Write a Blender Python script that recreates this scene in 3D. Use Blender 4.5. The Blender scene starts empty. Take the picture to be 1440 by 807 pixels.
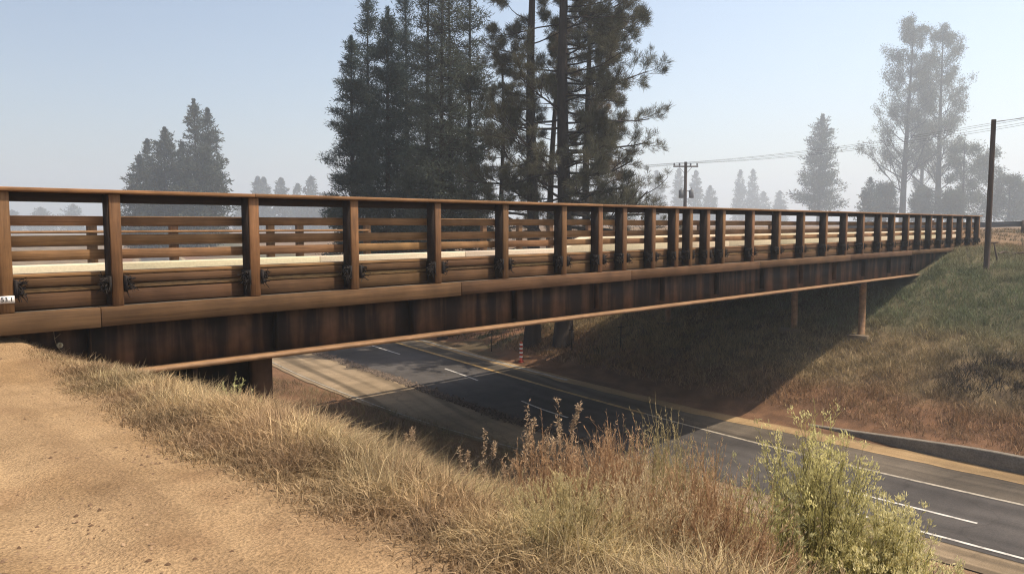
import bpy, math
import numpy as np

# ------------------------------------------------------------------ camera, light, exposure
S = bpy.context.scene
COL = S.collection
cam_d = bpy.data.cameras.new("camera"); cam = bpy.data.objects.new("camera", cam_d); COL.objects.link(cam)
cam.location = (0, 0, 6.0)
cam.rotation_euler = (math.radians(90 - 4.632), 0, math.radians(-45))
cam_d.sensor_width = 36; cam_d.lens = 27; cam_d.clip_start = 0.05; cam_d.clip_end = 5000
S.camera = cam
SUNV = np.array([0.36, -0.43, 1.0]); SUNV /= np.linalg.norm(SUNV)
elev = math.asin(SUNV[2]); azim = math.atan2(SUNV[0], SUNV[1])
W = bpy.data.worlds.new("World"); S.world = W; W.use_nodes = True
wn = W.node_tree.nodes; wl = W.node_tree.links
bg = wn['Background']
sky = wn.new('ShaderNodeTexSky'); sky.sky_type = 'NISHITA'; sky.sun_disc = False
sky.sun_elevation = elev; sky.sun_rotation = azim
sky.air_density = 1.0; sky.dust_density = 3.0; sky.ozone_density = 2.5; sky.altitude = 300
gm = wn.new('ShaderNodeTexCoord'); dp = wn.new('ShaderNodeVectorMath'); dp.operation = 'DOT_PRODUCT'; dp.inputs[1].default_value = (math.sin(azim), math.cos(azim), 0)
mr = wn.new('ShaderNodeMapRange'); mr.interpolation_type = 'SMOOTHSTEP'; mr.inputs[1].default_value = -0.85; mr.inputs[2].default_value = 0.42
wl.new(gm.outputs['Generated'], dp.inputs[0]); wl.new(dp.outputs['Value'], mr.inputs[0])
sn = wn.new('ShaderNodeTexNoise'); sn.inputs['Scale'].default_value = 1.6; sn.inputs['Detail'].default_value = 5; wl.new(gm.outputs['Generated'], sn.inputs['Vector'])
sa = wn.new('ShaderNodeMath'); sa.operation = 'MULTIPLY_ADD'; sa.inputs[1].default_value = 0.22; wl.new(sn.outputs[0], sa.inputs[0]); wl.new(mr.outputs[0], sa.inputs[2])
cr = wn.new('ShaderNodeValToRGB'); cr.color_ramp.elements[0].color = (1.04, 0.98, 0.92, 1); cr.color_ramp.elements[1].color = (1.80, 1.62, 1.40, 1); wl.new(sa.outputs[0], cr.inputs[0])
mm = wn.new('ShaderNodeMix'); mm.data_type = 'RGBA'; mm.blend_type = 'MULTIPLY'; mm.inputs[0].default_value = 1
wl.new(sky.outputs[0], mm.inputs[6]); wl.new(cr.outputs[0], mm.inputs[7]); wl.new(mm.outputs[2], bg.inputs[0]); bg.inputs[1].default_value = 0.11
sd = bpy.data.lights.new("sun", 'SUN'); sd.energy = 4.6; sd.angle = math.radians(0.5); sd.color = (1.0, 0.87, 0.70)
so = bpy.data.objects.new("sun", sd); COL.objects.link(so)
import mathutils
so.rotation_euler = mathutils.Vector(SUNV.tolist()).to_track_quat('Z', 'Y').to_euler()
so.location = (20, -20, 60)
S.view_settings.view_transform = 'Standard'; S.view_settings.look = 'None'
S.view_settings.gamma = 1.0; S.view_settings.exposure = 0.5
S.render.engine = 'CYCLES'
S.cycles.use_denoising = True; S.cycles.denoising_prefilter = 'NONE'; S.cycles.filter_width = 1.15; S.cycles.max_bounces = 5; S.cycles.diffuse_bounces = 2; S.cycles.glossy_bounces = 2
S.cycles.transparent_max_bounces = 4; S.cycles.volume_bounces = 2; S.cycles.caustics_reflective = False; S.cycles.caustics_refractive = False

# ------------------------------------------------------------------ helpers
def srgb(*c):
    return tuple(((v / 255) / 12.92 if v / 255 <= 0.04045 else ((v / 255 + 0.055) / 1.055) ** 2.4) for v in c)

def tag(o, label=None, cat=None, group=None, kind=None):
    if label: o['label'] = label
    if cat: o['category'] = cat
    if group: o['group'] = group
    if kind: o['kind'] = kind
    return o

def empty(name, loc=(0, 0, 0)):
    o = bpy.data.objects.new(name, None); COL.objects.link(o); o.location = loc; o.empty_display_size = 0.3
    return o

class MB:
    """collects polygons (tri and quad arrays) with a colour per vertex and links them as one mesh object"""
    def __init__(s): s.v = []; s.c = []; s.q = []; s.t = []; s.n = 0
    def add(s, v, quads=None, tris=None, col=(1, 1, 1)):
        v = np.asarray(v, float).reshape(-1, 3); c = np.asarray(col, float)
        if c.ndim == 1: c = np.tile(c, (len(v), 1))
        s.v.append(v); s.c.append(c)
        if quads is not None and len(quads): s.q.append(np.asarray(quads).reshape(-1, 4) + s.n)
        if tris is not None and len(tris): s.t.append(np.asarray(tris).reshape(-1, 3) + s.n)
        s.n += len(v)
    def box(s, x0, x1, y0, y1, z0, z1, col=(1, 1, 1)):
        v = [(x, y, z) for z in (z0, z1) for y in (y0, y1) for x in (x0, x1)]
        s.add(v, [(0, 2, 3, 1), (4, 5, 7, 6), (0, 1, 5, 4), (2, 6, 7, 3), (0, 4, 6, 2), (1, 3, 7, 5)], col=col)
    def segs(s, P0, P1, R0, R1, n=4, col=(1, 1, 1), caps=False):
        P0 = np.asarray(P0, float).reshape(-1, 3); P1 = np.asarray(P1, float).reshape(-1, 3); m = len(P0)
        if m == 0: return
        R0 = np.broadcast_to(np.asarray(R0, float), (m,)); R1 = np.broadcast_to(np.asarray(R1, float), (m,))
        d = P1 - P0; d /= np.linalg.norm(d, axis=1, keepdims=True) + 1e-9
        up = np.where(np.abs(d[:, 2:3]) > 0.9, np.array([[1., 0, 0]]), np.array([[0, 0, 1.]]))
        a = np.cross(d, up); a /= np.linalg.norm(a, axis=1, keepdims=True); b = np.cross(d, a)
        th = np.arange(n) * 2 * np.pi / n
        ring = a[:, None] * np.cos(th)[None, :, None] + b[:, None] * np.sin(th)[None, :, None]
        v = np.concatenate([P0[:, None] + ring * R0[:, None, None], P1[:, None] + ring * R1[:, None, None]], 1)
        i = np.arange(n); j = (i + 1) % n
        q = np.stack([i, j, j + n, i + n], 1)[None] + (np.arange(m) * 2 * n)[:, None, None]
        c = np.asarray(col, float)
        if c.ndim == 2: c = np.repeat(c, 2 * n, 0)
        s.add(v, q.reshape(-1, 4), col=c)
        if caps and n == 4:
            k = np.array([[3, 2, 1, 0], [4, 5, 6, 7]])[None] + (np.arange(m) * 8)[:, None, None] - m * 8
            s.q.append(k.reshape(-1, 4) + s.n)
        elif caps:
            o = (np.arange(m) * 2 * n)[:, None, None] - m * 2 * n
            f = np.array([[0, k, k + 1] for k in range(1, n - 1)] + [[n, n + k, n + k + 1] for k in range(1, n - 1)])
            s.t.append((f[None] + o).reshape(-1, 3) + s.n)
    def path(s, pts, rad, n=8, col=(1, 1, 1), caps=True):
        pts = np.asarray(pts, float); rad = np.broadcast_to(np.asarray(rad, float), (len(pts),))
        t = np.gradient(pts, axis=0); t /= np.linalg.norm(t, axis=1, keepdims=True)
        ref = np.array([0, 0, 1.]) if abs(t[0, 2]) < 0.9 else np.array([1., 0, 0])
        a = np.cross(t, ref); a /= np.linalg.norm(a, axis=1, keepdims=True); b = np.cross(t, a)
        th = np.arange(n) * 2 * np.pi / n
        v = pts[:, None] + (a[:, None] * np.cos(th)[None, :, None] + b[:, None] * np.sin(th)[None, :, None]) * rad[:, None, None]
        m = len(pts); i = np.arange(n); j = (i + 1) % n
        q = (np.stack([i, j, j + n, i + n], 1)[None] + (np.arange(m - 1) * n)[:, None, None]).reshape(-1, 4)
        tr = [[0, k, k + 1] for k in range(1, n - 1)] + [[(m - 1) * n, (m - 1) * n + k + 1, (m - 1) * n + k] for k in range(1, n - 1)] if caps else None
        s.add(v, q, tr, col)
    def cards(s, P, D, L, Wd, rng, col, droop=0.0):
        """slim two-part leaves: base pair, wide middle, pointed tip"""
        P = np.asarray(P, float); D = np.asarray(D, float); m = len(P)
        if m == 0: return
        D = D / (np.linalg.norm(D, axis=1, keepdims=True) + 1e-9)
        r = rng.normal(size=(m, 3)); sd_ = np.cross(D, r); sd_ /= np.linalg.norm(sd_, axis=1, keepdims=True) + 1e-9
        L = np.broadcast_to(L, (m,))[:, None]; Wd = np.broadcast_to(Wd, (m,))[:, None]
        mid = P + D * L * 0.5; tip = P + D * L + np.array([0, 0, -1.]) * L * droop
        v = np.stack([P, mid - sd_ * Wd / 2, tip, mid + sd_ * Wd / 2], 1)
        q = np.arange(m * 4).reshape(-1, 4)
        c = np.asarray(col, float)
        if c.ndim == 2: c = np.repeat(c, 4, 0)
        s.add(v, q, col=c)
    def build(s, name, mat, parent=None, smooth=False, origin=None):
        v = np.concatenate(s.v); c = np.concatenate(s.c)
        if parent is not None: v = v - np.array(parent_loc(parent))
        elif origin is not None: v = v - np.array(origin)
        nq = sum(len(a) for a in s.q); nt = sum(len(a) for a in s.t)
        idx = np.concatenate([a.reshape(-1) for a in s.q] + [a.reshape(-1) for a in s.t]).astype(np.int32)
        ls = np.concatenate([np.arange(nq) * 4, nq * 4 + np.arange(nt) * 3]).astype(np.int32)
        me = bpy.data.meshes.new(name)
        me.vertices.add(len(v)); me.vertices.foreach_set('co', v.astype(np.float32).reshape(-1))
        me.loops.add(len(idx)); me.loops.foreach_set('vertex_index', idx)
        me.polygons.add(nq + nt); me.polygons.foreach_set('loop_start', ls)
        a = me.color_attributes.new('Col', 'FLOAT_COLOR', 'POINT')
        a.data.foreach_set('color', np.concatenate([c, np.ones((len(c), 1))], 1).astype(np.float32).reshape(-1))
        if smooth: me.polygons.foreach_set('use_smooth', np.ones(nq + nt, bool))
        me.update(calc_edges=True)
        me.materials.append(mat)
        o = bpy.data.objects.new(name, me); COL.objects.link(o)
        if parent is not None: o.parent = parent
        elif origin is not None: o.location = origin
        return o

def parent_loc(p):
    l = np.array(p.location)
    while p.parent: p = p.parent; l = l + np.array(p.location)
    return l

def _h(i, j, k):
    x = (i * 374761393 + j * 668265263 + k * 974634777) & 0xffffffff
    x = ((x ^ (x >> 13)) * 1274126177) & 0xffffffff
    return ((x ^ (x >> 16)) & 0xffff) / 65535.0
def vnoise(x, y, k=0):
    x = np.asarray(x, float); y = np.asarray(y, float)
    i = np.floor(x).astype(np.int64); j = np.floor(y).astype(np.int64); fx = x - i; fy = y - j
    fx = fx * fx * (3 - 2 * fx); fy = fy * fy * (3 - 2 * fy)
    return (_h(i, j, k) * (1 - fx) + _h(i + 1, j, k) * fx) * (1 - fy) + (_h(i, j + 1, k) * (1 - fx) + _h(i + 1, j + 1, k) * fx) * fy
def fbm(x, y, k=0, o=4):
    r = 0; a = 0.5
    for n in range(o): r = r + a * vnoise(x * 2 ** n, y * 2 ** n, k + n); a /= 2
    return r / (1 - 0.5 ** o)
def sm(a, b, x):
    t = np.clip((np.asarray(x, float) - a) / (b - a), 0, 1); return t * t * (3 - 2 * t)
def mix(a, b, t):
    t = np.asarray(t)[..., None]; return np.asarray(a) * (1 - t) + np.asarray(b) * t

# ------------------------------------------------------------------ materials
def newmat(name):
    m = bpy.data.materials.new(name); m.use_nodes = True; nt = m.node_tree
    return m, nt, nt.nodes, nt.links, nt.nodes['Principled BSDF']
def ramp(N, stops):
    r = N.new('ShaderNodeValToRGB'); e = r.color_ramp.elements
    e[0].position = stops[0][0]; e[0].color = (*stops[0][1], 1); e[1].position = stops[-1][0]; e[1].color = (*stops[-1][1], 1)
    for p, c in stops[1:-1]: x = e.new(p); x.color = (*c, 1)
    return r
def nmat(name, stops, scale=(5, 5, 5), rough=0.8, bump=0.2, detail=8, bdist=0.02, attr=False, fine=None, spec=0.3, metallic=0, nscale=1.0, dist=0.0, rg=.76):
    """noise-ramped colour in object space, optional multiply by the mesh's own colour"""
    m, nt, N, L, P = newmat(name)
    tc = N.new('ShaderNodeTexCoord'); mp = N.new('ShaderNodeMapping'); mp.inputs['Scale'].default_value = scale
    nz = N.new('ShaderNodeTexNoise'); nz.inputs['Scale'].default_value = nscale; nz.inputs['Detail'].default_value = detail; nz.inputs['Roughness'].default_value = rg
    nz.inputs['Distortion'].default_value = dist
    L.new(tc.outputs['Object'], mp.inputs[0]); L.new(mp.outputs[0], nz.inputs['Vector'])
    r = ramp(N, stops); L.new(nz.outputs[0], r.inputs[0]); c = r.outputs[0]; hgt = nz.outputs[0]
    if fine:
        n2 = N.new('ShaderNodeTexNoise'); n2.inputs['Scale'].default_value = fine[0]; n2.inputs['Detail'].default_value = 6
        L.new(tc.outputs['Object'], n2.inputs['Vector'])
        r2 = ramp(N, [(0.3, (1 - fine[1],) * 3), (0.7, (1 + fine[1] * .3,) * 3)]); L.new(n2.outputs[0], r2.inputs[0])
        mx = N.new('ShaderNodeMix'); mx.data_type = 'RGBA'; mx.blend_type = 'MULTIPLY'; mx.inputs[0].default_value = 1
        L.new(c, mx.inputs[6]); L.new(r2.outputs[0], mx.inputs[7]); c = mx.outputs[2]
        ad = N.new('ShaderNodeMath'); ad.operation = 'ADD'; L.new(hgt, ad.inputs[0]); L.new(n2.outputs[0], ad.inputs[1]); hgt = ad.outputs[0]
    if attr:
        at = N.new('ShaderNodeAttribute'); at.attribute_name = 'Col'
        mx = N.new('ShaderNodeMix'); mx.data_type = 'RGBA'; mx.blend_type = 'MULTIPLY'; mx.inputs[0].default_value = 1
        L.new(c, mx.inputs[6]); L.new(at.outputs[0], mx.inputs[7]); c = mx.outputs[2]
    L.new(c, P.inputs['Base Color']); P.inputs['Roughness'].default_value = rough
    P.inputs['Specular IOR Level'].default_value = spec; P.inputs['Metallic'].default_value = metallic
    if bump:
        b = N.new('ShaderNodeBump'); b.inputs['Strength'].default_value = bump; b.inputs['Distance'].default_value = bdist
        L.new(hgt, b.inputs['Height']); L.new(b.outputs[0], P.inputs['Normal'])
    return m
def leafmat(name, trans=0.3, rough=0.7):
    m, nt, N, L, P = newmat(name)
    at = N.new('ShaderNodeAttribute'); at.attribute_name = 'Col'
    nz = N.new('ShaderNodeTexNoise'); nz.inputs['Scale'].default_value = 1.3; nz.inputs['Detail'].default_value = 3
    tc = N.new('ShaderNodeTexCoord'); L.new(tc.outputs['Object'], nz.inputs['Vector'])
    r = ramp(N, [(0.3, (0.75,) * 3), (0.7, (1.25,) * 3)]); L.new(nz.outputs[0], r.inputs[0])
    mx = N.new('ShaderNodeMix'); mx.data_type = 'RGBA'; mx.blend_type = 'MULTIPLY'; mx.inputs[0].default_value = 1
    L.new(at.outputs[0], mx.inputs[6]); L.new(r.outputs[0], mx.inputs[7])
    L.new(mx.outputs[2], P.inputs['Base Color']); P.inputs['Roughness'].default_value = rough; P.inputs['Specular IOR Level'].default_value = 0.15
    tr = N.new('ShaderNodeBsdfTranslucent'); L.new(mx.outputs[2], tr.inputs[0])
    ms = N.new('ShaderNodeMixShader'); ms.inputs[0].default_value = trans
    L.new(P.outputs[0], ms.inputs[1]); L.new(tr.outputs[0], ms.inputs[2]); L.new(ms.outputs[0], N['Material Output'].inputs[0])
    return m

M = {}
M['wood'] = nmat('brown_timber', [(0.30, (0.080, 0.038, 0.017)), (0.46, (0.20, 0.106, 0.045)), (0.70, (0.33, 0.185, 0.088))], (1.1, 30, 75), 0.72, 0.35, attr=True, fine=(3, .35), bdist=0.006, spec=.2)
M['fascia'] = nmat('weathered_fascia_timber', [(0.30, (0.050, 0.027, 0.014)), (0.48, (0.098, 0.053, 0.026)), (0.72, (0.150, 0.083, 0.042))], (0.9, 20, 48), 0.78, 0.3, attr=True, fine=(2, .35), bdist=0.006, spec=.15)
M['post'] = nmat('post_timber', [(0.30, (0.075, 0.034, 0.014)), (0.48, (0.155, 0.076, 0.030)), (0.72, (0.24, 0.122, 0.050))], (40, 40, 1.6), 0.68, 0.4, attr=True, fine=(4, .3), bdist=0.006, spec=.25)
M['shade_dark'] = nmat('shade_darkened_timber', [(0.3, (0.014, 0.010, 0.008)), (0.7, (0.040, 0.025, 0.018))], (1, 20, 40), 0.85, 0.2)  # near-black timber: shade of cap and post sides put into the colour
M['rough_wood'] = nmat('splintered_pale_timber', [(0.35, (0.06, 0.035, 0.02)), (0.5, (0.24, 0.15, 0.065)), (0.8, (0.32, 0.21, 0.10))], (6, 20, 60), 0.85, 0.5, attr=True)
M['rust'] = nmat('rust_stained_steel', [(0.34, (0.008, 0.007, 0.007)), (0.47, (0.020, 0.012, 0.009)), (0.57, (0.085, 0.044, 0.025)), (0.74, (0.14, 0.076, 0.045))], (2.1, 2.1, 0.22), 0.75, 0.15, detail=5, rg=.55, attr=True, fine=(6, .3), spec=.2)
M['flange'] = nmat('rusty_flange_steel', [(0.3, (0.14, 0.072, 0.034)), (0.55, (0.26, 0.150, 0.075)), (0.75, (0.33, 0.205, 0.11))], (0.6, 9, 9), 0.6, 0.15, attr=True, fine=(5, .25), spec=.3)
M['dark_steel'] = nmat('dark_iron', [(0.3, (0.006, 0.005, 0.005)), (0.7, (0.024, 0.018, 0.015))], (20, 20, 20), 0.8, 0.3, spec=.2)
M['concrete'] = nmat('pale_concrete', [(0.3, (0.50, 0.43, 0.31)), (0.7, (0.66, 0.58, 0.42))], (1.5, 8, 8), 0.85, 0.1, attr=True, fine=(30, .12))
M['grey_concrete'] = nmat('grey_concrete', [(0.3, (0.14, 0.12, 0.095)), (0.7, (0.27, 0.235, 0.185))], (2, 2, 5), 0.9, 0.2, attr=True, fine=(25, .3))
M['ground'] = nmat('soil', [(0.3, (0.74, 0.72, 0.70)), (0.5, (1, 1, 1)), (0.7, (1.2, 1.2, 1.18))], (1.6, 1.6, 1.6), 0.95, 0.65, attr=True, fine=(60, .42), bdist=0.03, spec=.1)
def asphalt(name, a, b, fine=0.3):
    m = nmat(name, [(0.25, a), (0.75, b)], (0.25, 0.9, 1), 0.9, 0.12, attr=True, fine=(45, fine), bdist=0.01, spec=.15)
    N = m.node_tree.nodes; L = m.node_tree.links; P = N['Principled BSDF']; src = P.inputs['Base Color'].links[0].from_socket
    tc = N.new('ShaderNodeTexCoord'); nz = N.new('ShaderNodeTexNoise'); nz.inputs['Scale'].default_value = 1.2; nz.inputs['Detail'].default_value = 5; L.new(tc.outputs['Object'], nz.inputs['Vector'])
    va = N.new('ShaderNodeVectorMath'); va.operation = 'ADD'; L.new(tc.outputs['Object'], va.inputs[0]); L.new(nz.outputs['Color'], va.inputs[1])
    vo = N.new('ShaderNodeTexVoronoi'); vo.feature = 'DISTANCE_TO_EDGE'; vo.inputs['Scale'].default_value = .42; L.new(va.outputs[0], vo.inputs['Vector'])
    rr = ramp(N, [(0.0, (.80,) * 3), (0.008, (.88,) * 3), (0.016, (1,) * 3)]); L.new(vo.outputs['Distance'], rr.inputs[0])
    pn = N.new('ShaderNodeTexNoise'); pn.inputs['Scale'].default_value = .35; pn.inputs['Detail'].default_value = 4; L.new(tc.outputs['Object'], pn.inputs['Vector'])
    pr = ramp(N, [(.38, (.82,) * 3), (.62, (1.22,) * 3)]); L.new(pn.outputs[0], pr.inputs[0])
    for o in (rr, pr):
        mx = N.new('ShaderNodeMix'); mx.data_type = 'RGBA'; mx.blend_type = 'MULTIPLY'; mx.inputs[0].default_value = 1; L.new(src, mx.inputs[6]); L.new(o.outputs[0], mx.inputs[7]); src = mx.outputs[2]
    L.new(src, P.inputs['Base Color']); return m
M['asphalt'] = asphalt('dark_asphalt', (0.046, 0.042, 0.040), (0.078, 0.070, 0.064))
M['shoulder'] = asphalt('dusty_pavement', (0.13, 0.098, 0.062), (0.24, 0.18, 0.115))
M['outer'] = asphalt('worn_grey_asphalt', (0.060, 0.050, 0.039), (0.11, 0.090, 0.068))
M['dust'] = asphalt('tan_dust', (0.22, 0.145, 0.072), (0.33, 0.23, 0.12))
M['gravel'] = nmat('loose_gravel', [(0.3, (0.03, 0.024, 0.02)), (0.7, (0.16, 0.12, 0.09))], (12, 12, 12), 0.95, 0.6, attr=True)
M['paint_w'] = nmat('worn_white_paint', [(0.36, (0.22, 0.20, 0.18)), (0.50, (0.46, 0.44, 0.40)), (0.8, (0.62, 0.60, 0.56))], (4, 4, 4), 0.7, 0.05)
M['paint_f'] = nmat('faded_white_paint', [(0.36, (0.10, 0.09, 0.075)), (0.52, (0.30, 0.265, 0.21)), (0.8, (0.42, 0.38, 0.31))], (4, 4, 4), 0.7, 0.05)
M['paint_y'] = nmat('worn_yellow_paint', [(0.36, (0.16, 0.11, 0.05)), (0.55, (0.40, 0.25, 0.085)), (0.8, (0.52, 0.34, 0.12))], (3, 3, 3), 0.7, 0.05)
M['bark'] = nmat('tree_bark', [(0.3, (0.012, 0.010, 0.009)), (0.7, (0.048, 0.036, 0.030))], (6, 6, 1.4), 0.95, 0.5, attr=True, bdist=.04)
M['needle'] = leafmat('needles', 0.22); M['leaf'] = leafmat('leaves', 0.35); M['grass'] = leafmat('grass_blades', 0.3); M['bush'] = leafmat('shrub_leaves', 0.38)
M['pole'] = nmat('creosoted_pole_wood', [(0.3, (0.035, 0.024, 0.018)), (0.7, (0.10, 0.068, 0.05))], (14, 14, 0.8), 0.9, 0.3)
M['wire'] = nmat('aluminium_wire', [(0.3, (0.06,) * 3), (0.7, (0.1,) * 3)], rough=.5, bump=0)
M['transformer'] = nmat('transformer_paint', [(0.3, (0.10, 0.105, 0.11)), (0.7, (0.15, 0.155, 0.16))], rough=.5, bump=0)
M['galv'] = nmat('dull_galvanised_steel', [(0.3, (0.07, 0.072, 0.075)), (0.7, (0.14, 0.14, 0.14))], (1, 1, 10), .55, .05, metallic=.4)
M['red'] = nmat('faded_red_plastic', [(0.3, (0.32, 0.035, 0.018)), (0.7, (0.44, 0.06, 0.03))], rough=.5, bump=0)
M['white'] = nmat('white_plastic', [(0.3, (0.62, 0.6, 0.56)), (0.7, (0.78, 0.76, 0.72))], (10, 10, 10), rough=.5, bump=0)
M['black'] = nmat('black_ink', [(0.3, (0.015,) * 3), (0.7, (0.03,) * 3)], rough=.6, bump=0)
M['rock'] = nmat('pale_rock', [(0.3, (0.30, 0.24, 0.18)), (0.7, (0.55, 0.48, 0.40))], (14, 14, 14), .9, .4, attr=True)

# ------------------------------------------------------------------ the land: one height function
def cub(xs, ys):
    xs = np.array(xs, float); ys = np.array(ys, float)
    d = np.diff(ys) / np.diff(xs); m = np.concatenate([[d[0]], (d[1:] + d[:-1]) / 2, [d[-1]]])
    def f(x):
        x = np.asarray(x, float); i = np.clip(np.searchsorted(xs, x) - 1, 0, len(xs) - 2); h = xs[i + 1] - xs[i]; t = (x - xs[i]) / h
        tc = np.clip(t, 0, 1)
        r = (2 * tc ** 3 - 3 * tc ** 2 + 1) * ys[i] + (tc ** 3 - 2 * tc ** 2 + tc) * h * m[i] + (-2 * tc ** 3 + 3 * tc ** 2) * ys[i + 1] + (tc ** 3 - tc ** 2) * h * m[i + 1]
        return r + np.where(t < 0, t * h * m[i], 0) + np.where(t > 1, (t - 1) * h * m[i + 1], 0)
    return f
NE = cub([-60, 0, 8, 13, 18, 23.8, 28.5, 45, 90, 300], [15.3, 14.95, 14.5, 14.2, 14.15, 14.7, 15.4, 19.0, 31, 105])      # near edge of the pale lane
AE = cub([-60, 3, 12.7, 17.1, 22.6, 33, 50, 95, 300], [15.9, 15.75, 16.05, 16.5, 17.4, 18.95, 22.0, 34, 107])            # near edge of the dark asphalt
DL = cub([-60, 4, 10, 16.5, 22, 31, 50, 95, 300], [17.2, 17.24, 17.48, 18.05, 19.85, 21.7, 25.2, 37.3, 110])             # dashed line
EL = cub([-60, 4, 7.8, 11.8, 15.4, 18.5, 21.9, 31.8, 50, 95, 300], [19.1, 19.1, 19.25, 19.65, 20.2, 20.72, 21.38, 23.3, 27.1, 39.2, 112])
FE = cub([-60, 4, 8, 12, 20.2, 33.2, 50, 95, 300], [21.2, 21.1, 21.35, 21.55, 22.62, 25.3, 29, 41.2, 114])               # far edge of the pavement

def ground(X, Y, rough=True):
    X = np.asarray(X, float); Y = np.asarray(Y, float)
    fe = FE(Y) + 0.9 + 0.5 * sm(12, 2, Y)
    d = X - fe
    P = np.interp(d, [0, 1.2, 5.9, 10.4, 14.4, 18.4, 38, 90], [0.02, 0.35, 2.15, 4.05, 4.88, 4.97, 5.5, 5.5])
    yb = 21.5 + np.clip(X - 41, 0, 400) * 1.2
    w = 1 - 0.70 * sm(0, 10, Y - yb)
    far = P * w
    T = np.interp(Y, [-10, 0, 6, 8, 9.5, 10.5, 20], [4.40, 4.46, 4.50, 4.52, 4.64, 4.80, 4.84])
    xc = 2.4 - 0.55 * sm(7, 10.5, Y) - np.clip(Y - 21, 0, 12) * 0.35
    e = X - xc
    toe = NE(Y) - 1.6
    fall = np.interp(e, [0, .3, .6, 1.5], [0, .04, .22, .84])
    k = np.clip((e - 1.5) / np.maximum(toe - xc - 1.5, 1), 0, 1)
    near = np.where(e < 1.5, T - fall, (T - .84) * (1 - k) ** 1.22)
    near = near * (1 - 0.72 * sm(21.5, 31, Y))
    midx = (NE(Y) + FE(Y)) / 2
    z = np.where(X < midx, near, far)
    on = ((X > NE(Y) - .5) & (X < FE(Y) + .5))
    if rough:
        a = 0.05 + 0.16 * sm(2, 5, e) * (X < midx) + 0.22 * sm(0, 3, d) * (X > midx)
        n = fbm(X * .55, Y * .55, 3, 3) - .5
        z = z + np.where(on, 0, n * a * 1.4)
        pt = (X < xc + 0.4) & (Y < 11)
        z = z + np.where(pt, 0.035 * (fbm(X * 3.1, Y * 3.1, 11, 3) - .5) * 1.2 - 0.03 * np.exp(-((X - 1.05 - .05 * np.sin(Y)) / .16) ** 2) - 0.03 * np.exp(-((X + .55) / .16) ** 2), 0)
    edge = np.minimum(np.abs(X - NE(Y)), np.abs(X - FE(Y)))
    z = np.where(on, np.minimum(z, 0.0) * 0 - 0.02, z)
    return z
def spot(px, depth):
    t = (px - 720) / 1080.0
    return depth * .7071 * (1 + t), depth * .7071 * (1 - t)
def topz(py, depth):
    return 6 + (316 - py) * depth / 1080.0

def axis(segs):
    out = [np.array([segs[0][0]])]
    for a, b, st in segs: out.append(np.arange(1, max(2, int(round((b - a) / st))) + 1) * (b - a) / max(1, int(round((b - a) / st)) if int(round((b - a) / st)) > 1 else 2) + a)
    return np.unique(np.round(np.concatenate(out), 4))
gx = axis([(-1500, -300, 120), (-300, -60, 16), (-60, -12, 3), (-12, -1, .5), (-1, 5, .05), (5, 14, .18), (14, 27, .16), (27, 46, .25), (46, 80, 1.2), (80, 200, 6), (200, 1500, 70)])
gy = axis([(-1500, -300, 120), (-300, -60, 16), (-60, -8, 2), (-8, 1, .5), (1, 12, .06), (12, 40, .3), (40, 80, 1.5), (80, 300, 8), (300, 1500, 75)])
GX, GY = np.meshgrid(gx, gy, indexing='ij')
GZ = ground(GX, GY)
nx, ny = GX.shape
# colour zones of the soil itself
e_ = GX - (2.1 + .25 * sm(7.5, 10, GY)); n1 = fbm(GX * .8, GY * .8, 21); n2_ = fbm(GX * 2.2, GY * 2.2, 31); n3 = fbm(GX * .25, GY * .25, 41)
dirt = mix((0.335, 0.226, 0.124), (0.270, 0.174, 0.090), sm(.4, .64, n1))
trk = fbm(GX * 4.2 + .15 * np.sin(GY), GY * .22, 45); dirt = mix(dirt * .97, (0.22, 0.142, 0.078), .5 * sm(.50, .66, trk)); rut = np.maximum(np.exp(-((GX - 1.05 - .05 * np.sin(GY)) / .17) ** 2), np.exp(-((GX + .55) / .17) ** 2)); dirt = mix(dirt, (0.365, 0.250, 0.140), .55 * rut); dirt = mix(dirt, (0.23, 0.140, 0.074), .45 * sm(.55, .75, n2_))
bank = mix((0.22, 0.16, 0.095), (0.12, 0.085, 0.05), sm(.35, .65, n2_))
c = mix(dirt, bank, sm(-.15, .75, e_ + (n2_ - .5) * .6))
mid = (NE(GY) + FE(GY)) / 2; far_ = GX > mid; d_ = GX - FE(GY) - 1.2
redd = mix((0.19, 0.105, 0.060), (0.12, 0.068, 0.040), sm(.35, .65, n2_))
green = mix((0.085, 0.082, 0.048), (0.12, 0.105, 0.062), sm(.35, .65, n1))
straw = mix((0.17, 0.125, 0.07), (0.09, 0.065, 0.04), sm(.3, .7, n2_))
cf = mix(redd, straw, sm(1.5, 3.2, d_ + (n1 - .5) * 2)); cf = mix(cf, green, sm(5, 7, d_ + (n1 - .5) * 3) * sm(19, 12, d_))
cf = mix(cf, mix((0.22, 0.145, 0.085), (0.15, 0.10, 0.058), n2_), sm(14, 17, d_ + (n1 - .5) * 4))
cf = mix(cf, mix((0.20, 0.105, 0.06), (0.10, 0.075, 0.045), sm(.4, .6, n1)), sm(21, 27, GY) * sm(60, 45, GX))
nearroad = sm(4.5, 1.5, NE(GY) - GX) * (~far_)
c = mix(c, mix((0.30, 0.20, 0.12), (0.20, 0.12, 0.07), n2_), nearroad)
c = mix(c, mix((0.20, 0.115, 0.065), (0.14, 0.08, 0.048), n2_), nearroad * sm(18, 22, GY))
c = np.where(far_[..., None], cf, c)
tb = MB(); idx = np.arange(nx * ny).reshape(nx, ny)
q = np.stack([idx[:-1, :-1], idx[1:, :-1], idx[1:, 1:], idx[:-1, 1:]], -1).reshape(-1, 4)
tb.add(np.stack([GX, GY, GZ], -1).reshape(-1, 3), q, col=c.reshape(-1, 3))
o = tb.build('ground', M['ground'], smooth=True); tag(o, kind='structure')

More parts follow.
